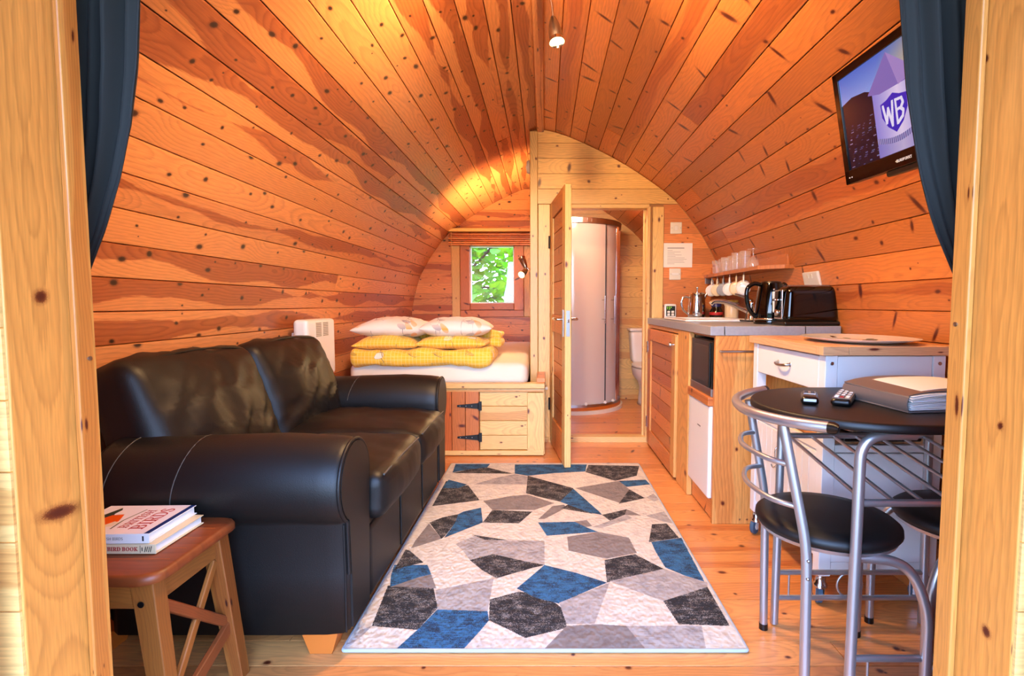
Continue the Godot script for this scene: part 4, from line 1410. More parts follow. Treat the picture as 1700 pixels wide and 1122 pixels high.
	part(du, "lower_fold", fold.call(0.490, 0.058, 0.27, Vector3(0, 0.030, 0.10), 2), M.duvet_cloth)
	part(du, "middle_fold", fold.call(0.455, 0.034, 0.17, Vector3(0.075, 0.110, -0.10), 3), M.duvet_cloth)
	part(du, "upper_fold", fold.call(0.43, 0.028, 0.14, Vector3(0.095, 0.165, -0.13), 4), M.duvet_cloth)
	solo("pillow", "yellow checked pillow lying on the duvet under the left white pillow", "pillow", pillow_mesh(0.45, 0.34, 0.12, 0.012, 5).mesh(), M.duvet_cloth, Vector3(-1.10, 0.757, -3.735), 0.03, "")
	solo("pillow", "yellow checked pillow lying on the duvet under the right white pillow", "pillow", pillow_mesh(0.49, 0.34, 0.12, 0.006, 6).mesh(), M.duvet_cloth_cut, Vector3(-0.64, 0.760, -3.725), -0.03, "")
	solo("pillow", "white patterned pillow on top of the stack with an orange leaf, nearer the curved wall", "pillow", pillow_mesh(0.54, 0.40, 0.16, 0.010, 7).mesh(), M.white_cloth, Vector3(-1.07, 0.858, -3.80), -0.04)
	solo("pillow", "white patterned pillow on top of the stack with a line-drawn flower, nearer the partition", "pillow", pillow_mesh(0.50, 0.38, 0.16, -0.004, 8).mesh(), M.white_cloth_cut, Vector3(-0.62, 0.858, -3.76), 0.06)

# ------------------------------------------------------------------ bistro table and chairs
func make_table() -> void:
	var t := thing("bistro_table", "black-topped oval bistro table on silver tube legs", "table", Vector3(0.98, 0, -1.425))
	var rings := []
	var outline := func(i: float) -> Array:
		var a := []
		for k in 24: a.append(Vector2(0.12, 0) + Vector2(0.275 - i, 0).rotated(-PI / 2 + PI * k / 23.0))
		for k in 24: a.append(Vector2(-0.12, 0) + Vector2(0.275 - i, 0).rotated(PI / 2 + PI * k / 23.0))
		return a
	for e: Array in [[0.738, 0.006], [0.741, 0.001], [0.748, 0.0], [0.756, 0.002], [0.760, 0.007]]:
		var ring := []
		for p: Vector2 in outline.call(e[1]): ring.append(Vector3(p.x, e[0], -p.y))
		rings.append(ring)
	part(t, "table_top", loft(rings).smooth().mesh(), M.black_board)
	for sx: int in [-1, 1]:
		for sz: int in [-1, 1]:
			var x := sx * 0.232
			var z := sz * 0.205
			part(t, "leg", MB.new().tube(fillet([Vector3(x * 0.45, 0.722, z), Vector3(x, 0.722, z), Vector3(x * 1.03, 0.004, z)], 0.075, 8), 0.0125, 12).mesh(), M.silver_tube)
	for sz: int in [-1, 1]:
		for y: float in [0.172, 0.088]: part(t, "stretcher", MB.new().tube(path([Vector3(-0.236, y, sz * 0.205), Vector3(0.236, y, sz * 0.205)]), 0.0085, 10).mesh(), M.silver_tube)
		for x: float in [-0.195, 0.195]: part(t, "link", MB.new().tube(path([Vector3(x, 0.090, sz * 0.205), Vector3(x, 0.170, sz * 0.205)]), 0.003, 6).mesh(), M.silver_tube)
		var rg := []
		for k in 25: rg.append(Vector3(cos(TAU * k / 24) * 0.040, 0.130 + sin(TAU * k / 24) * 0.040, sz * 0.205))
		part(t, "ring", MB.new().tube(PackedVector3Array(rg), 0.0035, 6, false).mesh(), M.silver_tube)
	part(t, "rack_bar", MB.new().tube(path([Vector3(-0.232, 0.618, -0.20), Vector3(0.232, 0.618, -0.20)]), 0.009, 10).mesh(), M.silver_tube)
	part(t, "rack_bar", MB.new().tube(path([Vector3(-0.232, 0.556, 0.20), Vector3(0.232, 0.556, 0.20)]), 0.009, 10).mesh(), M.silver_tube)
	for k in 7:
		var x := -0.21 + k * 0.07
		part(t, "rack_rod", MB.new().tube(path([Vector3(x, 0.615, -0.20), Vector3(x, 0.556, 0.20)]), 0.0052, 8).mesh(), M.silver_tube)

func make_chairs() -> void:
	# local: the sitter faces +x
	var t := thing("chair", "silver tube chair with round black seat and curved back rail, nearest the rug", "chair", Vector3(0.797, 0, -1.412), -0.13, "")
	for sz: int in [1, -1]:
		var z := sz * 0.178
		var bk := [Vector3(-0.125, 0.004, z), Vector3(-0.130, 0.43, z), Vector3(-0.190, 0.735, z * 0.93)]
		var lg := part(t, "back_leg", MB.new().tube(fillet(bk, 0.06, 6), 0.0125, 12).mesh(), M.silver_tube)
		for y: float in [0.405, 0.36]:
			part(lg, "rivet", MB.new().blob(4, func(p: Vector3) -> Vector3: return p.normalized() * 0.0045 + Vector3(-0.130, y, z + 0.0125)).mesh(), M.steel)
		part(lg, "foot_cap", MB.new().tube(path([Vector3(-0.125, 0.001, z), Vector3(-0.1252, 0.02, z)]), 0.0137, 12).mesh(), M.black_plastic)
		var fl := part(t, "front_leg", MB.new().tube(fillet([Vector3(-0.01, 0.406, z * 0.86), Vector3(0.110, 0.404, z * 0.9), Vector3(0.150, 0.30, z), Vector3(0.150, 0.004, z)], 0.09, 8), 0.0125, 12).mesh(), M.silver_tube)
		part(fl, "foot_cap", MB.new().tube(path([Vector3(0.15, 0.001, z), Vector3(0.1502, 0.02, z)]), 0.0137, 12).mesh(), M.black_plastic)
	part(t, "seat", MB.new().lathe([Vector2(0, 0.420), Vector2(0.160, 0.420), Vector2(0.174, 0.424), Vector2(0.181, 0.432), Vector2(0.180, 0.444), Vector2(0.169, 0.453), Vector2(0.13, 0.457), Vector2(0.0, 0.458)], 48).moved(Transform3D(Basis(), Vector3(-0.02, 0, 0))).mesh(), M.black_vinyl)
	part(t, "seat_ring", MB.new().lathe([Vector2(0.158, 0.412), Vector2(0.170, 0.412), Vector2(0.174, 0.422), Vector2(0.158, 0.422)], 40).moved(Transform3D(Basis(), Vector3(-0.02, 0, 0))).mesh(), M.silver_tube)
	part(t, "back_rail", MB.new().tube(curve([Vector3(-0.120, 0.752, 0.262), Vector3(-0.185, 0.750, 0.205), Vector3(-0.238, 0.748, 0.11), Vector3(-0.254, 0.747, 0.0), Vector3(-0.238, 0.748, -0.11), Vector3(-0.185, 0.750, -0.205), Vector3(-0.120, 0.752, -0.262)], 6), 0.0135, 12).mesh(), M.silver_tube)
	for sz: int in [1, -1]:
		part(t, "end_cap", MB.new().tube(curve([Vector3(-0.121, 0.752, sz * 0.261), Vector3(-0.112, 0.752, sz * 0.270), Vector3(-0.106, 0.752, sz * 0.276)], 3), [0.0142, 0.0142, 0.0142, 0.0138, 0.012, 0.010, 0.006], 12).mesh(), M.black_plastic)
	for e: Array in [[0.635, -0.168, -0.245], [0.53, -0.149, -0.232]]:
		part(t, "back_slat", MB.new().tube(curve([Vector3(e[1], e[0], 0.168), Vector3(e[2] + 0.028, e[0] + 0.004, 0.12), Vector3(e[2], e[0] + 0.006, 0.0), Vector3(e[2] + 0.028, e[0] + 0.004, -0.12), Vector3(e[1], e[0], -0.168)], 6), 0.0072, 10).mesh(), M.silver_tube)
	copy(t, Vector3(1.165, 0, -1.435), PI - 0.20, "silver tube chair with round black seat half hidden behind the door post")

func make_table_things() -> void:
	var y := 0.7605
	var r := thing("remote_control", "small black remote control with a pale key panel, the one nearer the chair rail", "remote", Vector3(0.735, y, -1.440), -0.45)
	part(r, "body", rbox(Vector3(0.022, 0.011, 0.058), 0.009, 8).moved(Transform3D(Basis(), Vector3(0, 0.011, 0))).mesh(), M.black_plastic)
	part(r, "end_plate", bx(Vector3(0, 0.013, 0.058), Vector3(0.032, 0.008, 0.003), 0.001), M.steel)
	part(r, "key_panel", bx(Vector3(0, 0.0222, -0.022), Vector3(0.030, 0.0015, 0.050), 0.0006), M.steel)
	for k in 4: part(r, "key", bx(Vector3(-0.008 + 0.016 * (k % 2), 0.0235, -0.035 + 0.02 * (k / 2)), Vector3(0.010, 0.002, 0.010), 0.0008), M.black_plastic)
	var q := thing("remote_control", "long black remote control with rows of small keys beside the folder", "remote", Vector3(0.832, y, -1.440), -0.62)
	part(q, "body", rbox(Vector3(0.024, 0.010, 0.088), 0.008, 8).moved(Transform3D(Basis(), Vector3(0, 0.010, 0))).mesh(), M.black_plastic)
	part(q, "face_plate", bx(Vector3(0, 0.0203, 0), Vector3(0.043, 0.001, 0.168), 0.0004), M.brown_cover)
	for i in 8:
		for j in 3: part(q, "key", bx(Vector3(-0.013 + j * 0.013, 0.0217, -0.068 + i * 0.018), Vector3(0.0095, 0.003, 0.010), 0.001), [M.ink_white, M.ink_white, M.label_red, M.book_cream][(i * 3 + j) % 4] if i == 7 else (M.grill if (i + j) % 2 else M.ink_white))
	var f := thing("folder", "bulging clear-fronted folder of papers on the black table top", "folder", Vector3(1.045, y, -1.415), 0.12)
	# a floppy wallet: the lower cover lies flat, the upper one bows over the papers
	for k in 14:
		var w := rbox(Vector3(0.148 - 0.002 * (k % 3), 0.0014, 0.108), 0.0012, 8, func(p: Vector3, u: Vector3) -> Vector3:
			var lift := 0.007 * k / 14.0
			return Vector3(0.003 * sin(k * 2.1), -lift * u.x * u.x * 1.2 - 0.003 * sin(u.x * 3 + k) * k / 14.0, 0.004 * sin(k * 1.7))).moved(Transform3D(Basis(), Vector3(0, 0.006 + k * 0.0030, 0)))
		part(f, "sheet", w.mesh(), M.paper_white if k % 4 else M.ink_white)
	var cover := rbox(Vector3(0.158, 0.0016, 0.109), 0.0014, 14, func(p: Vector3, u: Vector3) -> Vector3: return Vector3(0, -0.016 * pow(absf(u.x), 3.0) - 0.004 * u.z, 0))
	part(f, "front_cover", cover.moved(Transform3D(Basis(), Vector3(-0.004, 0.056, -0.008))).mesh(), M.brown_cover)
	part(f, "window_sheet", rbox(Vector3(0.115, 0.0008, 0.085), 0.0006, 10, func(p: Vector3, u: Vector3) -> Vector3: return Vector3(0, -0.0062 * pow(absf(u.x), 3.0) - 0.0028 * u.z, 0)).moved(Transform3D(Basis(), Vector3(0.012, 0.0588, 0.004))).mesh(), M.paper_white)
	part(f, "back_cover", bx(Vector3(0, 0.002, 0), Vector3(0.31, 0.003, 0.235), 0.001), M.brown_cover)
	part(f, "spine", MB.new().tube(curve([Vector3(-0.158, 0.003, 0.115), Vector3(-0.160, 0.003, 0), Vector3(-0.158, 0.003, -0.115)], 3), 0.003, 6).mesh(), M.brown_cover)
	part(f, "spine_panel", rbox(Vector3(0.002, 0.020, 0.117), 0.0015, 6, func(p: Vector3, u: Vector3) -> Vector3: return Vector3(-0.006 * (1 - u.y * u.y), 0, 0)).moved(Transform3D(Basis(), Vector3(-0.158, 0.022, -0.002))).mesh(), M.brown_cover)

# ------------------------------------------------------------------ kitchen
func make_kitchen() -> void:
	# cupboard under the sink; local origin at its floor corner nearest the room
	var t := thing("kitchen_cupboard", "pine kitchen cupboard with a boarded door next to the bathroom doorway", "cupboard", Vector3(0.77, 0, -3.30))
	part(t, "carcass", MB.new().box(Vector3(0.29, 0.05, -0.018), Vector3(0.52, 0.02, 1.08), 0.002).box(Vector3(0.545, 0.44, -0.018), Vector3(0.014, 0.86, 1.08), 0.002).box(Vector3(0.29, 0.44, 0.515), Vector3(0.52, 0.86, 0.016), 0.002).box(Vector3(0.29, 0.44, -0.55), Vector3(0.52, 0.86, 0.016), 0.002).mesh(), M.shell)
	part(t, "end_stile", bx(Vector3(0.012, 0.443, -0.555), Vector3(0.03, 0.885, 0.05), 0.003, wd(10)), M.cabinet_pine)
	part(t, "post", bx(Vector3(0.012, 0.443, 0.412), Vector3(0.03, 0.885, 0.226), 0.004, wd(10)), M.cabinet_pine)
	part(t, "top_rail", bx(Vector3(0.014, 0.873, -0.115), Vector3(0.026, 0.025, 0.83), 0.003, wd(10)), M.cabinet_pine)
	var d := part(t, "door", bx(Vector3(0.012, 0.435, -0.115), Vector3(0.010, 0.84, 0.81), 0.002, wd(10, 2)), M.wall_right)
	part(d, "stile", bx(Vector3(-0.006, 0.435, -0.475), Vector3(0.022, 0.84, 0.085), 0.004, wd(10)), M.wall_right)
	part(d, "stile", bx(Vector3(-0.006, 0.435, 0.245), Vector3(0.022, 0.84, 0.085), 0.004, wd(10)), M.cabinet_pine)
	part(d, "rail", bx(Vector3(-0.006, 0.815, -0.115), Vector3(0.022, 0.08, 0.63), 0.004, wd(10)), M.wall_right)
	part(d, "rail", bx(Vector3(-0.006, 0.07, -0.115), Vector3(0.022, 0.11, 0.63), 0.004, wd(10)), M.wall_right)
	part(d, "bead", bx(Vector3(-0.008, 0.445, -0.425), Vector3(0.018, 0.65, 0.016), 0.004, wd(10)), M.cabinet_pine)
	for k in 7: part(d, "panel_board", bx(Vector3(0.0, 0.172 + k * 0.0925, -0.115), Vector3(0.012, 0.0905, 0.62), 0.004, wd(10, 2)), M.wall_right)
	for y: float in [0.17, 0.72]: part(d, "hinge", MB.new().box(Vector3(-0.0185, y, -0.515), Vector3(0.004, 0.075, 0.022), 0.001).tube(path([Vector3(-0.019, y - 0.04, -0.522), Vector3(-0.019, y + 0.04, -0.522)]), 0.005, 8).mesh(), M.chrome)
	part(d, "knob", MB.new().lathe([Vector2(0, 0), Vector2(0.008, 0), Vector2(0.007, 0.012), Vector2(0.017, 0.020), Vector2(0.014, 0.028), Vector2(0, 0.030)], 16).moved(Transform3D(Basis(Vector3(0, 0, 1), PI / 2), Vector3(-0.017, 0.795, 0.255))).mesh(), M.chrome)
	# housing for microwave and fridge, its end panel towards the room
	var h := thing("appliance_housing", "tall pine end panel and shelf that house the microwave and fridge", "cabinet", Vector3(0.785, 0, -2.41))
	for k in 4: part(h, "end_board", bx(Vector3(0.07 + 0.14 * k, 0.443, 0.0), Vector3(0.1396, 0.885, 0.022), 0.0015, wd(10, 1)), M.cabinet_pine)
	part(h, "shelf", bx(Vector3(0.26, 0.582, -0.186), Vector3(0.50, 0.022, 0.348), 0.003), M.wall_right)
	part(h, "shelf_edge", bx(Vector3(-0.006, 0.575, -0.186), Vector3(0.034, 0.045, 0.348), 0.005, wd(10, 2)), M.wall_right)
	part(h, "back_panel", bx(Vector3(0.53, 0.443, -0.186), Vector3(0.012, 0.88, 0.348), 0.002), M.shell)
	part(h, "top_rail", bx(Vector3(0.02, 0.879, -0.186), Vector3(0.03, 0.012, 0.348), 0.002), M.wall_right)
	for x: float in [0.13, 0.165]: part(h, "screw", MB.new().lathe([Vector2(0, 0), Vector2(0.005, 0), Vector2(0.004, 0.002), Vector2(0, 0.002)], 10).moved(Transform3D(Basis(Vector3(1, 0, 0), PI / 2), Vector3(x, 0.022, 0.0105))).mesh(), M.steel)
	var tr := thing("towel_rail", "thin steel towel rail fixed across the pine end panel", "rail", Vector3(0.785, 0.815, -2.398))
	part(tr, "bar", MB.new().tube(path([Vector3(0.018, 0, 0.022), Vector3(0.34, 0, 0.022)]), 0.0055, 10).mesh(), M.steel)
	for x: float in [0.022, 0.336]: part(tr, "bracket", MB.new().tube(path([Vector3(x, 0, 0.022), Vector3(x, 0, 0.0)]), 0.005, 8).mesh(), M.steel)
	# worktop, with the cut-out for the sink
	var wt := thing("worktop", "pale blue-grey laminate kitchen worktop with a square front edge", "worktop", Vector3(0, 0.886, 0))
	var m := MB.new()
	m.box(Vector3(0.795, 0.022, -3.135), Vector3(0.07, 0.044, 1.476), 0.003)
	m.box(Vector3(1.275, 0.022, -3.135), Vector3(0.17, 0.044, 1.476), 0.003)
	m.box(Vector3(1.01, 0.022, -2.70), Vector3(0.38, 0.044, 0.606), 0.003)
	m.box(Vector3(1.01, 0.022, -3.68), Vector3(0.38, 0.044, 0.386), 0.003)
	part(wt, "slab", m.mesh(), M.laminate)
	var sk := thing("sink", "white inset kitchen sink in the worktop", "sink", Vector3(1.01, 0.931, -3.245))
	part(sk, "rim", MB.new().box(Vector3(-0.185, 0.006, 0), Vector3(0.05, 0.014, 0.53), 0.006).box(Vector3(0.185, 0.006, 0), Vector3(0.05, 0.014, 0.53), 0.006).box(Vector3(0, 0.006, 0.245), Vector3(0.40, 0.014, 0.05), 0.006).box(Vector3(0, 0.006, -0.245), Vector3(0.40, 0.014, 0.05), 0.006).mesh(), M.porcelain)
	part(sk, "bowl", MB.new().box(Vector3(0, -0.16, 0), Vector3(0.36, 0.01, 0.47), 0.002).box(Vector3(-0.175, -0.08, 0), Vector3(0.01, 0.16, 0.47), 0.002).box(Vector3(0.175, -0.08, 0), Vector3(0.01, 0.16, 0.47), 0.002).box(Vector3(0, -0.08, 0.235), Vector3(0.36, 0.16, 0.01), 0.002).box(Vector3(0, -0.08, -0.235), Vector3(0.36, 0.16, 0.01), 0.002).mesh(), M.porcelain)
	var fa := thing("tap", "chrome single-lever mixer tap behind the sink", "tap", Vector3(1.222, 0.931, -3.10))
	part(fa, "body", MB.new().lathe([Vector2(0, 0), Vector2(0.027, 0), Vector2(0.027, 0.008), Vector2(0.022, 0.014), Vector2(0.022, 0.085), Vector2(0.025, 0.10), Vector2(0.022, 0.118), Vector2(0.010, 0.126), Vector2(0, 0.127)], 20).mesh(), M.chrome)
	part(fa, "spout", MB.new().tube(curve([Vector3(0, 0.045, 0), Vector3(-0.06, 0.075, 0.0), Vector3(-0.14, 0.108, 0.0), Vector3(-0.215, 0.118, 0.0), Vector3(-0.240, 0.100, 0)], 5), 0.0135, 12).mesh(), M.chrome)
	part(fa, "lever", MB.new().tube(curve([Vector3(0.0, 0.122, 0), Vector3(-0.04, 0.142, 0.01), Vector3(-0.105, 0.160, 0.012)], 5), [0.012, 0.012, 0.011, 0.011, 0.010, 0.010, 0.009, 0.008, 0.0075, 0.007, 0.006], 10).mesh(), M.chrome)
	var mw := thing("microwave", "black glass microwave oven built in above the small fridge", "microwave", Vector3(0.787, 0.594, -2.596))
	part(mw, "case", bx(Vector3(0.20, 0.135, 0), Vector3(0.39, 0.262, 0.345), 0.004), M.black_plastic)
	part(mw, "door_frame", bx(Vector3(-0.002, 0.150, 0), Vector3(0.016, 0.225, 0.345), 0.004), M.black_gloss)
	part(mw, "window", bx(Vector3(-0.0115, 0.150, 0.02), Vector3(0.004, 0.175, 0.235), 0.001), M.dark_glass)
	part(mw, "trim_strip", bx(Vector3(-0.003, 0.021, 0), Vector3(0.018, 0.040, 0.345), 0.004), M.steel)
	part(mw, "handle", bx(Vector3(-0.013, 0.150, 0.150), Vector3(0.008, 0.21, 0.016), 0.003), M.black_plastic)
	var fr := thing("fridge", "small white undercounter fridge between the pine panels", "fridge", Vector3(0.789, 0.0, -2.596))
	part(fr, "cabinet", bx(Vector3(0.24, 0.285, 0), Vector3(0.44, 0.50, 0.345), 0.006), M.white_plastic)
	part(fr, "door", rbox(Vector3(0.018, 0.222, 0.172), 0.012, 8).moved(Transform3D(Basis(), Vector3(-0.002, 0.332, 0))).mesh(), M.white_plastic)
	part(fr, "badge", bx(Vector3(-0.0205, 0.430, 0.02), Vector3(0.0012, 0.006, 0.05), 0.0004), M.grill)
	part(fr, "plinth", bx(Vector3(0.02, 0.053, 0), Vector3(0.03, 0.09, 0.345), 0.003, wd(10, 2)), M.wall_right)
	for s: int in [-1, 1]: part(fr, "foot", MB.new().lathe([Vector2(0, 0), Vector2(0.018, 0), Vector2(0.018, 0.012), Vector2(0.01, 0.036), Vector2(0, 0.036)], 12).moved(Transform3D(Basis(), Vector3(0.30, 0.0, s * 0.14))).mesh(), M.black_plastic)
	# kettle
	var kt := thing("kettle", "glossy black jug kettle with a looped handle left of the toaster", "kettle", Vector3(1.145, 0.931, -2.66))
	part(kt, "base", MB.new().lathe([Vector2(0, 0), Vector2(0.078, 0), Vector2(0.080, 0.006), Vector2(0.078, 0.018), Vector2(0, 0.02)], 32).mesh(), M.black_gloss)
	part(kt, "band", MB.new().lathe([Vector2(0.0755, 0.020), Vector2(0.0775, 0.022), Vector2(0.0775, 0.028), Vector2(0.0755, 0.030)], 32).mesh(), M.chrome)
	part(kt, "jug", MB.new().lathe([Vector2(0, 0.020), Vector2(0.074, 0.020), Vector2(0.076, 0.04), Vector2(0.073, 0.10), Vector2(0.064, 0.16), Vector2(0.057, 0.195), Vector2(0.055, 0.203), Vector2(0.050, 0.205), Vector2(0, 0.205)], 36).mesh(), M.black_gloss)
	part(kt, "lid", MB.new().lathe([Vector2(0.050, 0.205), Vector2(0.048, 0.211), Vector2(0.030, 0.216), Vector2(0.0, 0.217)], 28).mesh(), M.black_plastic)
	part(kt, "spout", MB.new().tube(curve([Vector3(0.045, 0.175, 0), Vector3(0.062, 0.190, 0), Vector3(0.074, 0.202, 0)], 3), [0.022, 0.021, 0.020, 0.019, 0.017, 0.015, 0.012], 12).mesh(), M.black_gloss)
	part(kt, "handle", MB.new().tube(curve([Vector3(-0.050, 0.196, 0.0), Vector3(-0.085, 0.203, 0), Vector3(-0.118, 0.180, 0), Vector3(-0.122, 0.13, 0), Vector3(-0.108, 0.075, 0), Vector3(-0.074, 0.035, 0)], 5), 0.0105, 12).mesh(), M.black_gloss)
	part(kt, "water_gauge", rbox(Vector3(0.010, 0.052, 0.004), 0.0035, 6).moved(Transform3D(Basis(Vector3(1, 0, 0), -0.12), Vector3(-0.012, 0.110, 0.073))).mesh(), M.white_paint)
	part(kt, "gauge_stud", MB.new().blob(5, func(p: Vector3) -> Vector3: return p.normalized() * 0.006 + Vector3(-0.012, 0.172, 0.064)).mesh(), M.chrome)
	# toaster
	var to := thing("toaster", "long glossy black toaster with chrome trimmed end on the worktop", "toaster", Vector3(1.240, 0.931, -2.495))
	part(to, "body", rbox(Vector3(0.128, 0.088, 0.068), 0.030, 16, func(p: Vector3, u: Vector3) -> Vector3: return Vector3(-0.006 * u.x * (u.y + 1), 0, 0.004 * u.z * (1 - u.y))).moved(Transform3D(Basis(), Vector3(0, 0.096, 0))).mesh(), M.black_gloss)
	part(to, "base", rbox(Vector3(0.130, 0.010, 0.074), 0.008, 8).moved(Transform3D(Basis(), Vector3(0, 0.010, 0))).mesh(), M.black_plastic)
	var en := part(to, "end_frame", bx(Vector3(-0.127, 0.098, 0), Vector3(0.008, 0.140, 0.080), 0.004), M.chrome)
	part(en, "end_plate", bx(Vector3(-0.131, 0.098, 0), Vector3(0.003, 0.125, 0.064), 0.001), M.black_gloss)
	part(en, "lever", bx(Vector3(-0.143, 0.120, 0), Vector3(0.022, 0.012, 0.034), 0.004), M.chrome)
	part(en, "dial", MB.new().lathe([Vector2(0.016, 0), Vector2(0.016, 0.010), Vector2(0.012, 0.013), Vector2(0, 0.013)], 18).moved(Transform3D(Basis(Vector3(0, 0, 1), PI / 2), Vector3(-0.132, 0.060, 0))).mesh(), M.chrome)
	for s: int in [-1, 1]:      # raised steel rims round the two bread slots
		part(to, "slot_rim", MB.new().box(Vector3(0, 0.186, s * 0.022 - 0.011), Vector3(0.19, 0.006, 0.003), 0.001).box(Vector3(0, 0.186, s * 0.022 + 0.011), Vector3(0.19, 0.006, 0.003), 0.001).box(Vector3(-0.094, 0.186, s * 0.022), Vector3(0.003, 0.006, 0.022), 0.001).box(Vector3(0.094, 0.186, s * 0.022), Vector3(0.003, 0.006, 0.022), 0.001).mesh(), M.steel)
	# coffee pot
	var cp := thing("coffee_pot", "polished steel cafetiere at the back of the worktop", "coffee pot", Vector3(1.05, 0.931, -3.62))
	part(cp, "body", MB.new().lathe([Vector2(0, 0), Vector2(0.056, 0), Vector2(0.058, 0.01), Vector2(0.060, 0.06), Vector2(0.054, 0.13), Vector2(0.050, 0.16), Vector2(0.052, 0.168), Vector2(0.048, 0.170)], 28).mesh(), M.chrome)
	part(cp, "lid", MB.new().lathe([Vector2(0.052, 0.168), Vector2(0.050, 0.176), Vector2(0.02, 0.186), Vector2(0.006, 0.190), Vector2(0, 0.190)], 24).mesh(), M.chrome)
	part(cp, "plunger_knob", MB.new().lathe([Vector2(0.004, 0.188), Vector2(0.004, 0.200), Vector2(0.010, 0.208), Vector2(0.008, 0.217), Vector2(0, 0.219)], 14).mesh(), M.chrome)
	part(cp, "handle", MB.new().tube(curve([Vector3(-0.050, 0.145, 0), Vector3(-0.085, 0.150, 0), Vector3(-0.108, 0.115, 0), Vector3(-0.092, 0.06, 0), Vector3(-0.056, 0.03, 0)], 5), 0.008, 10).mesh(), M.chrome)
	part(cp, "spout", MB.new().tube(curve([Vector3(0.045, 0.14, 0), Vector3(0.056, 0.155, 0), Vector3(0.066, 0.172, 0)], 3), [0.014, 0.013, 0.012, 0.011, 0.010, 0.009, 0.006], 10).mesh(), M.chrome)
	var jr := thing("jar", "glass jar of coffee with a blue lid beside the cafetiere", "jar", Vector3(1.165, 0.931, -3.56))
	part(jr, "glass", MB.new().lathe([Vector2(0, 0), Vector2(0.036, 0), Vector2(0.043, 0.012), Vector2(0.044, 0.040), Vector2(0.038, 0.062), Vector2(0.029, 0.076), Vector2(0.029, 0.084), Vector2(0, 0.084)], 24).mesh(), M.jar_brown)
	part(jr, "label_band", MB.new().lathe([Vector2(0.0440, 0.026), Vector2(0.0447, 0.027), Vector2(0.0447, 0.044), Vector2(0.0430, 0.046)], 24).mesh(), M.label_red)
	part(jr, "lid", MB.new().lathe([Vector2(0.030, 0.082), Vector2(0.034, 0.083), Vector2(0.034, 0.101), Vector2(0.031, 0.104), Vector2(0, 0.104)], 22).mesh(), M.navy_lid)
	var cn := thing("canister", "cream lidded canister between the jar and the tap", "canister", Vector3(1.255, 0.931, -3.52))
	part(cn, "pot", MB.new().lathe([Vector2(0, 0), Vector2(0.042, 0), Vector2(0.045, 0.006), Vector2(0.045, 0.085), Vector2(0.043, 0.09)], 24).mesh(), M.ceramic_cream)
	part(cn, "lid", MB.new().lathe([Vector2(0.048, 0.088), Vector2(0.049, 0.092), Vector2(0.049, 0.104), Vector2(0.045, 0.108), Vector2(0, 0.109)], 24).mesh(), M.ceramic_cream)
	var sg := solo("cleaning_pad", "yellow and blue washing-up pad lying on the canister", "pad", rbox(Vector3(0.034, 0.009, 0.03), 0.007, 6).mesh(), M.duvet_cloth, Vector3(1.255, 1.050, -3.52), 0.4)
	sg.set_meta("category", "sponge")
	var rk := thing("dish_rack", "low wire dish rack behind the tap", "dish rack", Vector3(1.27, 0.931, -2.93))
	part(rk, "base_frame", MB.new().tube(path([Vector3(-0.16, 0.008, 0.07), Vector3(0.06, 0.008, 0.07), Vector3(0.06, 0.008, -0.07), Vector3(-0.16, 0.008, -0.07), Vector3(-0.16, 0.008, 0.07)]), 0.005, 6).mesh(), M.black_iron)
	for k in 9: part(rk, "wire", MB.new().tube(fillet([Vector3(-0.13 + k * 0.022, 0.008, 0.05), Vector3(-0.13 + k * 0.022, 0.10 + 0.006 * (k % 2), 0.0), Vector3(-0.13 + k * 0.022, 0.008, -0.05)], 0.03), 0.0028, 6).mesh(), M.steel)
	var th := thing("thermostat", "white room thermostat with a green display at the back corner of the worktop", "thermostat", Vector3(0.925, 0.976, -(DP - 0.012)))
	part(th, "case", rbox(Vector3(0.043, 0.056, 0.012), 0.006, 6).mesh(), M.white_plastic)
	part(th, "display", bx(Vector3(0.002, 0.004, 0.0122), Vector3(0.066, 0.074, 0.002), 0.0006), M.lcd)
	var dg := part(th, "digits", text_mesh("15°", 0.026, 0.0008), M.lcd_digits)
	dg.position = Vector3(-0.010, 0.025, 0.0138)
	for i in 2:
		for j in 2: part(th, "button", bx(Vector3(-0.013 + i * 0.030, -0.002 - j * 0.020, 0.0135), Vector3(0.020, 0.016, 0.003), 0.001), M.white_plastic)
	# shelf on the curved wall with glasses and hanging mugs
	var y := 1.218
	var sh := thing("wall_shelf", "pine shelf on the curved wall holding glasses, with mugs hung below", "shelf", Vector3(1.15, y, -3.30))
	part(sh, "board", MB.new().prism(PackedVector2Array([Vector2(0.0, -0.50), Vector2(0.165, -0.50), Vector2(0.165, 0.535), Vector2(0.11, 0.535), Vector2(0.0, 0.45)]), 0.0, 0.02, wd(10), 0.11, true).moved(Transform3D(Basis(Vector3(1, 0, 0), Vector3(0, 0, 1), Vector3(0, 1, 0)), Vector3.ZERO)).mesh(), M.wall_right)
	part(sh, "back_ledge", bx(Vector3(0.140, 0.05, 0.0), Vector3(0.016, 0.062, 1.02), 0.004, wd(10, 2)), M.wall_right)
	part(sh, "end_bracket", bx(Vector3(0.03, -0.022, -0.49), Vector3(0.05, 0.04, 0.012), 0.003), M.steel)
	var gl := MB.new().lathe([Vector2(0, 0), Vector2(0.027, 0), Vector2(0.029, 0.004), Vector2(0.034, 0.10), Vector2(0.032, 0.10), Vector2(0.027, 0.010), Vector2(0, 0.009)], 20).mesh()
	var gls := [[0.046, -0.36, 0.92], [0.062, -0.27, 0.96], [0.048, -0.18, 1.0], [0.060, -0.09, 1.0], [0.050, 0.01, 1.1], [0.058, 0.12, 1.1]]
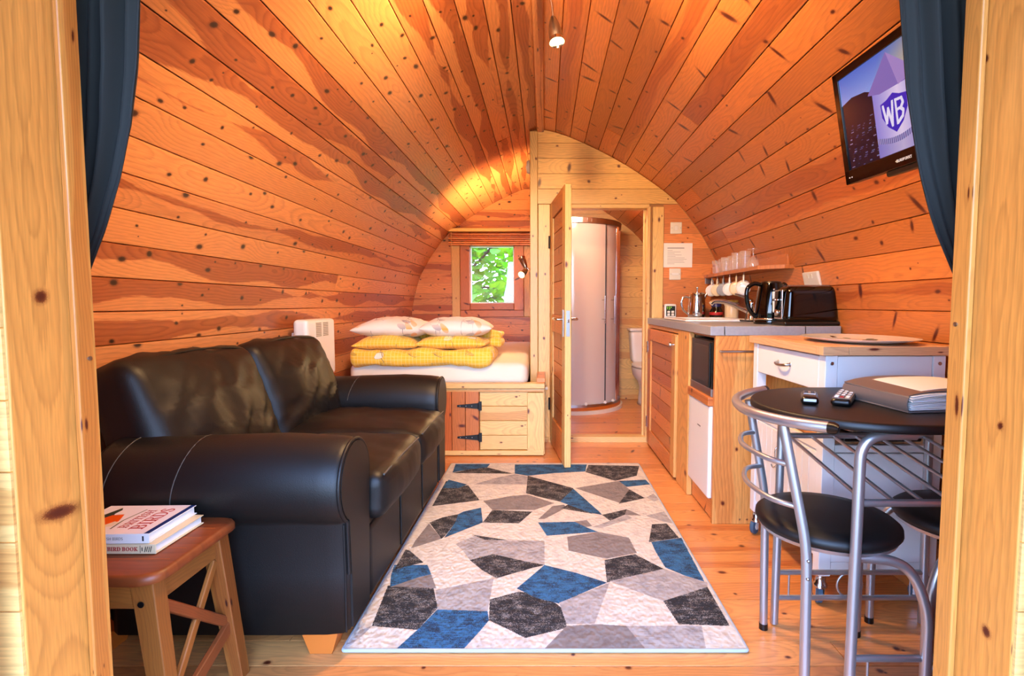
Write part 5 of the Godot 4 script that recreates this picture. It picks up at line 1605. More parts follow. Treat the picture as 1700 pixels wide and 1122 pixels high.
	var gn := ["farthest tumbler on the wall shelf, next to the pepper mill", "second tumbler from the far end of the wall shelf", "third tumbler from the far end of the wall shelf", "fourth tumbler from the far end of the wall shelf", "taller tumbler next to last on the wall shelf", "taller tumbler on the wall shelf beside the footed glass"]
	for k in 6:
		var g := solo("drinking_glass", gn[k], "glass", gl, M.tumbler_glass, Vector3(1.15 + gls[k][0], y + 0.0205, -3.30 + gls[k][1]), 0.0, "glasses on the wall shelf")
		g.scale = Vector3(1, gls[k][2], 1)
	var wg := thing("footed_glass", "upturned footed glass at the near end of the wall shelf", "glass", Vector3(1.205, y + 0.0205, -3.05), 0.0, "glasses on the wall shelf")
	part(wg, "bowl", MB.new().lathe([Vector2(0.030, 0.0), Vector2(0.033, 0.02), Vector2(0.026, 0.05), Vector2(0.006, 0.064), Vector2(0.004, 0.064), Vector2(0.024, 0.049), Vector2(0.031, 0.02), Vector2(0.028, 0.0)], 20).mesh(), M.tumbler_glass)
	part(wg, "stem", MB.new().lathe([Vector2(0.005, 0.063), Vector2(0.004, 0.09), Vector2(0.006, 0.100)], 12).mesh(), M.tumbler_glass)
	part(wg, "foot", MB.new().lathe([Vector2(0.006, 0.100), Vector2(0.033, 0.106), Vector2(0.033, 0.110), Vector2(0, 0.111)], 20).mesh(), M.tumbler_glass)
	var pm := thing("pepper_mill", "small wooden pepper mill at the far end of the wall shelf", "pepper mill", Vector3(1.20, y + 0.0205, -3.74))
	part(pm, "body", MB.new().lathe([Vector2(0, 0), Vector2(0.022, 0), Vector2(0.020, 0.02), Vector2(0.014, 0.034), Vector2(0.018, 0.045), Vector2(0.010, 0.055), Vector2(0, 0.056)], 18).mesh(), M.amber_wood)
	part(pm, "cap", MB.new().blob(5, func(p: Vector3) -> Vector3: return p.normalized() * 0.012 + Vector3(0, 0.064, 0)).mesh(), M.label_red)
	# mugs
	var names := ["cream mug hanging farthest along under the shelf", "second hanging mug from the far end, plain cream", "third hanging mug, grey with a printed band", "fourth hanging mug, white with dark blue dots", "fifth hanging mug, pale brown with a ring pattern", "nearest hanging mug with its round base turned to the room"]
	var cols := [M.porcelain, M.ceramic_cream, M.laminate, M.porcelain, M.ceramic_cream, M.porcelain]
	for k in 6:
		var z := -3.72 + k * 0.119
		var mg := thing("mug", names[k], "mug", Vector3(1.182, y - 0.018, z), 0.0, "mugs hung under the wall shelf")
		var cup := MB.new().lathe([Vector2(0, 0.0), Vector2(0.034, 0.0), Vector2(0.040, 0.006), Vector2(0.0405, 0.085), Vector2(0.0375, 0.086), Vector2(0.036, 0.010), Vector2(0, 0.008)], 26)
		# hung by its handle: axis level, base towards the room, handle upwards
		var tilt := Basis.from_euler(Vector3(0, -0.5 + 0.03 * k, 0)) * Basis(Vector3(1, 0, 0), -PI / 2 + 0.16)
		var tr2 := Transform3D(tilt, Vector3(-0.02, -0.078, 0.05))
		var c := part(mg, "cup", cup.moved(tr2).mesh(), cols[k])
		part(mg, "handle", MB.new().tube(curve([Vector3(0, 0.070, -0.039), Vector3(0, 0.072, -0.060), Vector3(0, 0.046, -0.072), Vector3(0, 0.022, -0.060), Vector3(0, 0.018, -0.039)], 4), 0.005, 8).moved(tr2 * Transform3D(Basis(Vector3(0, 1, 0), PI), Vector3.ZERO)).mesh(), cols[k])
		part(c, "foot_ring", MB.new().lathe([Vector2(0.026, 0.001), Vector2(0.026, -0.003), Vector2(0.030, -0.003), Vector2(0.031, 0.001)], 22).moved(tr2).mesh(), cols[k])
		if k >= 2 and k < 5: part(c, "print_band", MB.new().lathe([Vector2(0.0405, 0.030), Vector2(0.0411, 0.032), Vector2(0.0411, 0.055), Vector2(0.0405, 0.057)], 24).moved(tr2).mesh(), [M.grill, M.navy_lid, M.amber_wood][k - 2])
		part(mg, "hook", MB.new().tube(curve([Vector3(0, 0.018, 0.0), Vector3(0, 0.004, 0.0), Vector3(0.006, -0.010, 0.0), Vector3(-0.006, -0.014, 0.004)], 4), 0.0022, 6).mesh(), M.steel)
	# fittings on the partition and the notice
	var zw := -(DP + 0.012)
	for e: Array in [["light_switch", "white light switch above the paper notice on the kitchen end wall", "switch", 0.965, 1.588, 1], ["wall_socket", "white switch plate below the paper notice on the kitchen end wall", "socket", 0.962, 1.252, 0]]:
		var s := thing(e[0], e[1], e[2], Vector3(e[3], e[4], zw + 0.005))
		part(s, "plate", rbox(Vector3(0.042, 0.042, 0.005), 0.003, 6).mesh(), M.cream_plastic)
		part(s, "rocker", bx(Vector3(0, 0, 0.0065), Vector3(0.026 if e[5] else 0.05, 0.034 if e[5] else 0.018, 0.004), 0.0015), M.white_plastic)
		for x: float in [-0.032, 0.032]: part(s, "screw", MB.new().lathe([Vector2(0.003, 0), Vector2(0.003, 0.001), Vector2(0, 0.0012)], 8).moved(Transform3D(Basis(Vector3(1, 0, 0), PI / 2), Vector3(x, 0, 0.005))).mesh(), M.steel)
	solo("notice", "white sheet of printed instructions pinned to the kitchen end wall", "notice", MB.new().box(Vector3.ZERO, Vector3(0.212, 0.177, 0.0012), 0.0002).mesh(), M.paper_white, Vector3(0.982, 1.390, zw + 0.002))
	var pr := MB.new()
	var q := [pr.vert(Vector3(-0.106, -0.0885, 0.0008), Vector3(0, 0, 1), Vector2(0, 1)), pr.vert(Vector3(0.106, -0.0885, 0.0008), Vector3(0, 0, 1), Vector2(1, 1)), pr.vert(Vector3(0.106, 0.0885, 0.0008), Vector3(0, 0, 1), Vector2(1, 0)), pr.vert(Vector3(-0.106, 0.0885, 0.0008), Vector3(0, 0, 1), Vector2(0, 0))]
	pr.quad(q[0], q[1], q[2], q[3])
	part(get_node("notice"), "printing", pr.mesh(), M.notice)
	var so := thing("double_socket", "white double socket on the curved wall behind the toaster", "socket")
	so.transform = wall_at(1, 1.150, 2.60)
	part(so, "plate", rbox(Vector3(0.073, 0.043, 0.008), 0.004, 6).moved(Transform3D(Basis(), Vector3(0, 0, 0.008))).mesh(), M.white_plastic)
	for s: int in [-1, 1]: part(so, "rocker", bx(Vector3(s * 0.018, 0.022, 0.017), Vector3(0.012, 0.02, 0.004), 0.001), M.cream_plastic)

func make_trolley() -> void:
	var t := thing("kitchen_trolley", "white kitchen trolley on castors with an oak top and one drawer", "trolley", Vector3(1.125, 0, -2.015))
	# local: x -0.20..0.20, z -0.30 (far)..0.30 (near)
	for k in 7: part(t, "top_stave", bx(Vector3(-0.1845 + k * 0.0608, 0.877, 0), Vector3(0.0604, 0.030, 0.53), 0.002, wd(10, 2)), M.butcher_block)
	for sz: int in [-1, 1]:
		part(t, "edge_stave", bx(Vector3(-0.172, 0.877, sz * 0.2875), Vector3(0.086, 0.030, 0.0445), 0.002, wd(10, 0)), M.butcher_block)
		part(t, "edge_stave", bx(Vector3(0.0435, 0.877, sz * 0.2875), Vector3(0.344, 0.030, 0.0445), 0.002, wd(10, 0)), M.butcher_block)
	for sx: int in [-1, 1]:
		for sz: int in [-1, 1]:
			var pst := part(t, "post", bx(Vector3(sx * 0.178, 0.486, sz * 0.276), Vector3(0.042, 0.752, 0.042), 0.003), M.white_paint)
			part(pst, "bolt", MB.new().lathe([Vector2(0.006, 0), Vector2(0.006, 0.002), Vector2(0.004, 0.003), Vector2(0, 0.002)], 12).moved(Transform3D(Basis(Vector3(1, 0, 0), PI / 2 * sz), Vector3(sx * 0.178, 0.835, sz * 0.297))).mesh(), M.steel)
			var c := part(t, "castor", MB.new().lathe([Vector2(0, 0.110), Vector2(0.017, 0.110), Vector2(0.017, 0.080), Vector2(0.023, 0.074), Vector2(0.023, 0.064), Vector2(0, 0.062)], 16).box(Vector3(-0.014, 0.048, -0.012), Vector3(0.003, 0.05, 0.034), 0.001).box(Vector3(0.014, 0.048, -0.012), Vector3(0.003, 0.05, 0.034), 0.001).moved(Transform3D(Basis(Vector3(0, 1, 0), 0.5 * sx + 0.3 * sz), Vector3(sx * 0.178, 0, sz * 0.272))).mesh(), M.chrome)
			var wh := MB.new().lathe([Vector2(0.016, -0.010), Vector2(0.030, -0.011), Vector2(0.036, -0.007), Vector2(0.036, 0.007), Vector2(0.030, 0.011), Vector2(0.016, 0.010)], 20).moved(Transform3D(Basis(Vector3(0, 1, 0), 0.5 * sx + 0.3 * sz) * Basis(Vector3(0, 0, 1), PI / 2), Vector3(sx * 0.178, 0.037, sz * 0.272 - 0.014)))
			part(c, "wheel", wh.mesh(), M.blue_rubber)
			part(c, "hub", MB.new().lathe([Vector2(0, -0.0125), Vector2(0.017, -0.0115), Vector2(0.017, 0.0115), Vector2(0, 0.0125)], 16).moved(Transform3D(Basis(Vector3(0, 1, 0), 0.5 * sx + 0.3 * sz) * Basis(Vector3(0, 0, 1), PI / 2), Vector3(sx * 0.178, 0.037, sz * 0.272 - 0.014))).mesh(), M.white_plastic)
	for sz: int in [-1, 1]:
		part(t, "apron", bx(Vector3(0, 0.790, sz * 0.284), Vector3(0.314, 0.140, 0.018), 0.003), M.white_paint)
		part(t, "end_panel", bx(Vector3(0, 0.345, sz * 0.286), Vector3(0.314, 0.375, 0.016), 0.003), M.white_paint)
		part(t, "bottom_rail", bx(Vector3(0, 0.135, sz * 0.280), Vector3(0.314, 0.045, 0.022), 0.003), M.white_paint)
	part(t, "apron", bx(Vector3(0.186, 0.790, 0), Vector3(0.018, 0.140, 0.51), 0.003), M.white_paint)
	var d := part(t, "drawer", bx(Vector3(-0.188, 0.797, 0), Vector3(0.020, 0.120, 0.505), 0.004), M.white_paint)
	part(d, "handle", MB.new().tube(curve([Vector3(-0.200, 0.803, -0.048), Vector3(-0.216, 0.800, -0.040), Vector3(-0.222, 0.797, 0.0), Vector3(-0.216, 0.800, 0.040), Vector3(-0.200, 0.803, 0.048)], 4), 0.0055, 8).mesh(), M.steel)
	for s: int in [-1, 1]: part(d, "handle_rose", MB.new().blob(4, func(p: Vector3) -> Vector3: return p.normalized() * Vector3(0.004, 0.009, 0.007) + Vector3(-0.199, 0.803, s * 0.050)).mesh(), M.steel)
	part(t, "shelf", bx(Vector3(0, 0.566, 0), Vector3(0.335, 0.020, 0.53), 0.003, wd(10, 2)), M.butcher_block)
	part(t, "shelf_lip", bx(Vector3(0, 0.548, 0.284), Vector3(0.314, 0.026, 0.020), 0.003), M.white_paint)
	part(t, "side_rail", bx(Vector3(-0.186, 0.548, 0), Vector3(0.018, 0.03, 0.51), 0.003), M.white_paint)
	part(t, "cupboard_back", bx(Vector3(0.184, 0.345, 0), Vector3(0.014, 0.375, 0.51), 0.003), M.white_paint)
	part(t, "cupboard_floor", bx(Vector3(0, 0.155, 0), Vector3(0.35, 0.016, 0.53), 0.003), M.white_paint)
	for s: int in [-1, 1]:
		var dr := part(t, "door", bx(Vector3(-0.183, 0.345, s * 0.127), Vector3(0.012, 0.372, 0.250), 0.002), M.white_paint)
		for k in 5: part(dr, "door_board", bx(Vector3(-0.189, 0.345, s * 0.127 - 0.098 + k * 0.049), Vector3(0.010, 0.36, 0.0475), 0.003), M.white_paint)
		part(dr, "hook_handle", MB.new().tube(curve([Vector3(-0.195, 0.470, s * 0.022), Vector3(-0.212, 0.462, s * 0.022), Vector3(-0.214, 0.430, s * 0.022), Vector3(-0.206, 0.400, s * 0.022), Vector3(-0.220, 0.385, s * 0.022), Vector3(-0.228, 0.400, s * 0.022)], 4), 0.0028, 6).mesh(), M.chrome)
	var tr := thing("serving_plate", "white shallow plate with green leaf print on the trolley top", "plate", Vector3(1.155, 0.8925, -1.93))
	tr.scale = Vector3(1, 1, 1.25)
	part(tr, "dish", MB.new().lathe([Vector2(0, 0), Vector2(0.10, 0), Vector2(0.125, 0.003), Vector2(0.178, 0.015), Vector2(0.180, 0.0175), Vector2(0.176, 0.0175), Vector2(0.122, 0.006), Vector2(0, 0.005)], 40).mesh(), M.porcelain)
	for k in 11:
		var g := k * 1.31
		var r := 0.045 + 0.1 * float((k * 5) % 11) / 11.0
		var pl := PackedVector2Array()
		for j in 10: pl.append(Vector2(cos(TAU * j / 10) * 0.028, sin(TAU * j / 10) * 0.009))
		var slope := 0.19 if r > 0.115 else 0.0
		part(tr, "leaf_print", MB.new().prism(pl, 0.0, 0.0006).moved(Transform3D(Basis(Vector3(0, 1, 0), g) * Basis(Vector3(0, 0, 1), slope) * Basis(Vector3(1, 0, 0), -PI / 2), Vector3(cos(g) * r, 0.0056 + maxf(0.0, r - 0.122) * 0.21, -sin(g) * r))).mesh(), M.leaf_green if k % 3 else M.black_plastic)
	var tb := thing("serving_tray", "flat black tray lying on the trolley's middle shelf", "tray", Vector3(1.115, 0.5765, -1.86))
	part(tb, "base", rbox(Vector3(0.13, 0.009, 0.16), 0.007, 8).moved(Transform3D(Basis(), Vector3(0, 0.009, 0))).mesh(), M.black_plastic)
	part(tb, "rim", MB.new().tube(fillet([Vector3(-0.125, 0.019, 0), Vector3(-0.125, 0.019, 0.155), Vector3(0.125, 0.019, 0.155), Vector3(0.125, 0.019, -0.155), Vector3(-0.125, 0.019, -0.155), Vector3(-0.125, 0.019, 0)], 0.02), 0.004, 6).mesh(), M.black_plastic)
	var pp := thing("paper_pile", "few loose papers lying on the black tray under the table top", "papers", Vector3(1.09, 0.5998, -1.86), 0.2)
	for k in 3: part(pp, "sheet", bx(Vector3(0.004 * k, 0.001 + k * 0.0022, 0), Vector3(0.15, 0.0018, 0.21), 0.0005), [M.paper_white, M.book_cream, M.paper_white][k])

# ------------------------------------------------------------------ bathroom
func make_bathroom() -> void:
	var t := thing("shower_cabin", "corner shower with curved frosted doors seen through the bathroom doorway", "shower", Vector3(-0.03, 0, -5.63))
	var arc := func(r: float, c: float) -> PackedVector2Array:     # plan from the left wall round to the back wall
		var a := PackedVector2Array([Vector2(0, c + r)])
		for k in 19: a.append(Vector2(c + sin(PI / 2 * k / 18) * r, c + cos(PI / 2 * k / 18) * r))
		a.append(Vector2(c + r, 0))
		return a
	var up := Transform3D(Basis(Vector3(1, 0, 0), Vector3(0, 0, 1), Vector3(0, 1, 0)), Vector3.ZERO)
	var full := func(r: float) -> PackedVector2Array:
		var a: PackedVector2Array = arc.call(r, 0.29)
		a.append(Vector2(0, 0))
		return a
	part(t, "tray", MB.new().prism(full.call(0.535), 0.0, 0.035).moved(up).mesh(), M.cream_plastic)
	part(t, "tray_panel", MB.new().prism(full.call(0.515), 0.035, 0.065).moved(up).mesh(), M.amber_wood)
	var glass := func(k0: int, k1: int, r: float) -> Mesh:
		var a: PackedVector2Array = arc.call(r, 0.29)
		return MB.new().sheet(k1 - k0, 4, func(s: float, q: float) -> Vector3:
			var f := k0 + s * (k1 - k0)
			var p := a[int(f)].lerp(a[mini(int(f) + 1, a.size() - 1)], f - int(f))
			return Vector3(p.x, 0.085 + q * 1.70, p.y), 0.006).mesh()
	part(t, "glass_panel", glass.call(0, 9, 0.490), M.frosted)
	part(t, "glass_panel", glass.call(8, 20, 0.480), M.frosted)
	for e: Array in [[0.075, 0.030], [1.80, 0.050]]:
		var a: PackedVector2Array = arc.call(0.492, 0.29)
		var ps := []
		for p in a: ps.append(Vector3(p.x, e[0], p.y))
		var b := MB.new()
		for i in ps.size() - 1:
			var o := MB.new().box(Vector3.ZERO, Vector3(ps[i].distance_to(ps[i + 1]) + 0.004, e[1], 0.034), 0.002)
			var x: Vector3 = (ps[i + 1] - ps[i]).normalized()
			b.add(o, Transform3D(Basis(x, Vector3.UP, x.cross(Vector3.UP)), (ps[i] + ps[i + 1]) / 2))
		part(t, "frame_rail", b.mesh(), M.steel)
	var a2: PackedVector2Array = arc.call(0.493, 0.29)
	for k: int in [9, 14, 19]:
		part(t, "frame_post_and_gap", bx(Vector3(a2[k].x, 0.94, a2[k].y), Vector3(0.012 if k == 9 else 0.024, 1.72, 0.012), 0.003), M.black_plastic if k == 9 else M.chrome)  # the thin black strip paints in the shaded gap between the doors
	part(t, "frame_post_and_gap", bx(Vector3(a2[20].x, 0.94, 0.012), Vector3(0.03, 1.72, 0.024), 0.003), M.chrome)
	for k: int in [8, 11]:
		var p := Vector3(a2[k].x, 0.98, a2[k].y)
		var n := Vector3(a2[k].x - 0.29, 0, a2[k].y - 0.29).normalized()
		var b := MB.new().tube(path([p + n * 0.04 + Vector3(0, -0.13, 0), p + n * 0.04 + Vector3(0, 0.13, 0)]), 0.007, 8)
		for s: int in [-1, 1]: b.tube(path([p + Vector3(0, s * 0.09, 0), p + n * 0.04 + Vector3(0, s * 0.09, 0)]), 0.005, 8)
		part(t, "handle", b.mesh(), M.chrome)
	for k: int in [4, 9, 12]: part(t, "roller", MB.new().lathe([Vector2(0, -0.008), Vector2(0.014, -0.008), Vector2(0.014, 0.008), Vector2(0, 0.008)], 14).moved(Transform3D(Basis(Vector3(1, 0, 0), PI / 2), Vector3(a2[k].x, 0.098, a2[k].y + 0.012))).mesh(), M.white_plastic)
	var w := thing("toilet", "white close-coupled toilet against the bathroom back wall", "toilet", Vector3(1.075, 0, -5.63))
	part(w, "cistern", rbox(Vector3(0.18, 0.165, 0.085), 0.03, 10, func(p: Vector3, u: Vector3) -> Vector3: return Vector3(-0.012 * u.x * (1 - u.y), 0, 0)).moved(Transform3D(Basis(), Vector3(0, 0.585, 0.092))).mesh(), M.porcelain)
	part(w, "cistern_lid", rbox(Vector3(0.188, 0.016, 0.093), 0.012, 8).moved(Transform3D(Basis(), Vector3(0, 0.764, 0.094))).mesh(), M.porcelain)
	var rings := []
	for e: Array in [[0.0, 0.115, 0.20, 0.26], [0.03, 0.105, 0.185, 0.26], [0.18, 0.095, 0.17, 0.27], [0.25, 0.125, 0.21, 0.30], [0.31, 0.175, 0.265, 0.335], [0.385, 0.19, 0.285, 0.345], [0.40, 0.185, 0.28, 0.345]]:
		var ring := []
		for k in 28: ring.append(Vector3(cos(TAU * k / 28) * e[1], e[0], e[3] - sin(TAU * k / 28) * e[2]))
		rings.append(ring)
	part(w, "bowl", loft(rings).smooth().mesh(), M.porcelain)
	var seat := []
	for e: Array in [[0.402, 0.178, 0.255], [0.408, 0.192, 0.27], [0.425, 0.192, 0.27], [0.432, 0.182, 0.26]]:
		var ring := []
		for k in 28: ring.append(Vector3(cos(TAU * k / 28) * e[1], e[0], 0.375 - sin(TAU * k / 28) * e[2]))
		seat.append(ring)
	part(w, "seat_lid", loft(seat).smooth().mesh(), M.white_plastic)
	var l := thing("bathroom_lamp", "round white ceiling lamp inside the bathroom", "lamp")
	l.transform = Transform3D(Basis(Vector3(0, 0, 1), -0.50), Vector3(0.40, 2.06, -4.16))
	part(l, "base", MB.new().lathe([Vector2(0, -0.02), Vector2(0.13, -0.02), Vector2(0.13, 0.03), Vector2(0, 0.03)], 28).mesh(), M.white_plastic)
	part(l, "diffuser", MB.new().lathe([Vector2(0, -0.07), Vector2(0.05, -0.066), Vector2(0.10, -0.045), Vector2(0.122, -0.02)], 28).mesh(), M.diffuser)
	var o := OmniLight3D.new()
	o.name = "bathroom_light"
	o.position = Vector3(0.345, 1.945, -4.16)
	o.light_color = Color(1.0, 0.90, 0.80)
	o.light_energy = 0.75
	o.light_size = 0.10
	o.omni_range = 12
	o.shadow_enabled = true
	add_child(o)

# ------------------------------------------------------------------ lamps
func spot_head(parent: Node, at: Vector3, dir: Vector3, stem: Vector3, energy: float, angle: float, called: String) -> void:
	var z := -dir.normalized()
	var x := (Vector3.UP if absf(z.y) < 0.9 else Vector3.RIGHT).cross(z).normalized()
	var b := Basis(x, z.cross(x), z)
	var up := Transform3D(b * Basis(Vector3(1, 0, 0), PI / 2), at)      # lathe axis along the back of the head
	var h := part(parent, "spot_head", MB.new().lathe([Vector2(0.026, -0.030), Vector2(0.027, -0.026), Vector2(0.026, 0.005), Vector2(0.019, 0.04), Vector2(0.008, 0.068), Vector2(0.0, 0.075)], 20).moved(up).mesh(), M.steel)
	part(h, "reflector", MB.new().lathe([Vector2(0.016, -0.006), Vector2(0.030, -0.044), Vector2(0.0315, -0.043), Vector2(0.026, -0.024)], 20).moved(up).mesh(), M.chrome)
	part(h, "bulb", MB.new().lathe([Vector2(0, -0.0385), Vector2(0.020, -0.0375), Vector2(0.0265, -0.036), Vector2(0.015, -0.012), Vector2(0, -0.012)], 18).moved(up).mesh(), M.bulb)
	part(parent, "arm", MB.new().tube(curve([at - dir.normalized() * 0.05, (at - dir.normalized() * 0.10 + stem) * 0.5 + Vector3(0.01, 0, 0.01), stem], 5), 0.005, 8).mesh(), M.chrome)
	var s := SpotLight3D.new()
	s.name = numbered(called)
	add_child(s)
	s.transform = Transform3D(b, (parent as Node3D).position + at + dir.normalized() * 0.05)
	s.light_color = Color(1.0, 0.80, 0.56)
	s.light_energy = energy
	s.spot_angle = angle
	s.spot_angle_attenuation = 1.0
	s.spot_range = 12
	s.light_size = 0.05
	s.shadow_enabled = true

func make_lamps() -> void:
	var t := thing("spotlight_bar", "brushed steel spotlight bar on the ridge, one lit head in view, three added unseen", "spotlight", Vector3(RX, 2.27, -1.75))
	part(t, "bar", MB.new().tube(path([Vector3(0, -0.03, -0.40), Vector3(0, -0.03, 0.50)]), 0.012, 12).mesh(), M.steel)
	for z: float in [-0.25, 0.35]: part(t, "mount", MB.new().lathe([Vector2(0.03, -0.02), Vector2(0.03, 0.005), Vector2(0, 0.005)], 18).moved(Transform3D(Basis(), Vector3(0, 0, z))).mesh(), M.steel)
	spot_head(t, Vector3(0.072, -0.185, -0.36), Vector3(0.15, -1.0, 0.22), Vector3(0.03, -0.035, -0.36), 2.2, 62.0, "ridge_and_fill_spot")
	spot_head(t, Vector3(-0.07, -0.15, -0.05), Vector3(-0.8, -0.72, -0.28), Vector3(-0.01, -0.035, -0.05), 2.5, 68.0, "ridge_and_fill_spot")  # unseen head, added to brighten the left wall and ceiling
	spot_head(t, Vector3(0.07, -0.15, 0.20), Vector3(0.8, -0.75, -0.5), Vector3(0.01, -0.035, 0.20), 2.0, 68.0, "ridge_and_fill_spot")  # unseen head, added to brighten the right wall
	spot_head(t, Vector3(-0.05, -0.15, 0.45), Vector3(0.05, -0.30, -1.0), Vector3(-0.01, -0.035, 0.45), 4.0, 50.0, "ridge_and_fill_spot")  # unseen head, added to throw more light on the partition
	var w := thing("reading_lamp", "twin-headed reading spotlight on the bedroom side of the partition", "lamp", Vector3(-0.105, 1.33, -4.55))
	part(w, "wall_plate", MB.new().lathe([Vector2(0, 0), Vector2(0.045, 0), Vector2(0.045, 0.012), Vector2(0.038, 0.02), Vector2(0, 0.02)], 22).moved(Transform3D(Basis(Vector3(0, 0, 1), PI / 2), Vector3(0, 0, 0))).mesh(), M.steel)
	spot_head(w, Vector3(-0.075, 0.06, 0.03), Vector3(-0.42, 1.0, -0.42), Vector3(-0.018, 0.01, 0.0), 3.6, 54.0, "reading_spot")
	spot_head(w, Vector3(-0.075, -0.03, 0.02), Vector3(-0.40, -0.45, 0.80), Vector3(-0.018, -0.01, 0.0), 0.8, 55.0, "reading_spot")
	part(w, "cord", MB.new().tube(curve([Vector3(-0.022, -0.02, 0.0), Vector3(-0.020, -0.2, 0.004), Vector3(-0.014, -0.42, 0.0), Vector3(-0.016, -0.60, 0.0)], 4), 0.003, 6).mesh(), M.black_plastic)
	var sd := thing("smoke_alarm", "round white smoke alarm on the bedroom side of the partition near the roof", "smoke alarm", Vector3(-0.103, 2.06, -4.02))
	part(sd, "case", MB.new().lathe([Vector2(0.05, 0), Vector2(0.05, 0.018), Vector2(0.043, 0.032), Vector2(0, 0.036)], 24).moved(Transform3D(Basis(Vector3(0, 0, 1), PI / 2), Vector3.ZERO)).mesh(), M.white_plastic)
	part(sd, "test_button", MB.new().lathe([Vector2(0.012, 0.034), Vector2(0.012, 0.039), Vector2(0, 0.039)], 14).moved(Transform3D(Basis(Vector3(0, 0, 1), PI / 2), Vector3.ZERO)).mesh(), M.cream_plastic)

# ------------------------------------------------------------------ television, curtains, heater, rug
func make_tv() -> void:
	# placed by its far upper corner; x runs towards the camera, y up the tilted screen
	var o := Vector3(0.858, 1.706, -1.605)
	var ax := Vector3(-0.017, -0.036, 1.0).normalized()
	var ay := Vector3(-0.061, 0.313, 0.0)
	ay = (ay - ax * ax.dot(ay)).normalized()
	var t := thing("television", "black flat-screen television tilted down from the right-hand wall, showing a water tower", "television")
	t.transform = Transform3D(Basis(ax, ay, ax.cross(ay)), o)
	var W := 0.53; var H := 0.322
	part(t, "case", rbox(Vector3(W / 2, H / 2, 0.016), 0.006, 8).moved(Transform3D(Basis(), Vector3(W / 2, -H / 2, -0.016))).mesh(), M.black_plastic)
	part(t, "bezel", MB.new().box(Vector3(W / 2, -0.012, 0.002), Vector3(W, 0.024, 0.006), 0.002).box(Vector3(W / 2, -H + 0.020, 0.002), Vector3(W, 0.040, 0.006), 0.002).box(Vector3(0.0125, -H / 2, 0.002), Vector3(0.025, H, 0.006), 0.002).box(Vector3(W - 0.0125, -H / 2, 0.002), Vector3(0.025, H, 0.006), 0.002).mesh(), M.black_gloss)
	var s := MB.new()
	var q := [s.vert(Vector3(0.024, -H + 0.038, 0.0008), Vector3(0, 0, 1), Vector2(0, 1)), s.vert(Vector3(W - 0.024, -H + 0.038, 0.0008), Vector3(0, 0, 1), Vector2(1, 1)), s.vert(Vector3(W - 0.024, -0.022, 0.0008), Vector3(0, 0, 1), Vector2(1, 0)), s.vert(Vector3(0.024, -0.022, 0.0008), Vector3(0, 0, 1), Vector2(0, 0))]
	s.quad(q[0], q[1], q[2], q[3])
	part(t, "screen", s.mesh(), M.screen)
	var tx := part(t, "lettering", text_mesh("•BLAUPUNKT", 0.010, 0.0005, "Droid Sans", true), M.ink_white)
	tx.position = Vector3(W / 2, -H + 0.017, 0.0056)
	part(t, "status_light", MB.new().box(Vector3(0.024, -H + 0.018, 0.0052), Vector3(0.006, 0.003, 0.001), 0.0003).box(Vector3(0.036, -H + 0.018, 0.0052), Vector3(0.004, 0.003, 0.001), 0.0003).mesh(), M.ink_white)
	part(t, "speaker_ledge", bx(Vector3(W / 2 + 0.02, -H - 0.007, -0.012), Vector3(0.20, 0.016, 0.030), 0.004), M.black_plastic)
	var b := thing("tv_bracket", "black wall bracket that carries the tilted television", "bracket", Vector3(0.88, 1.53, -1.34))
	part(b, "arm", MB.new().tube(fillet([Vector3(0.03, 0.02, 0), Vector3(0.12, 0.0, 0.0), Vector3(0.265, 0.0, 0.0)], 0.03), 0.016, 10).mesh(), M.black_iron)
	part(b, "wall_plate", bx(Vector3(0.275, 0.0, 0), Vector3(0.02, 0.09, 0.09), 0.004), M.black_iron)

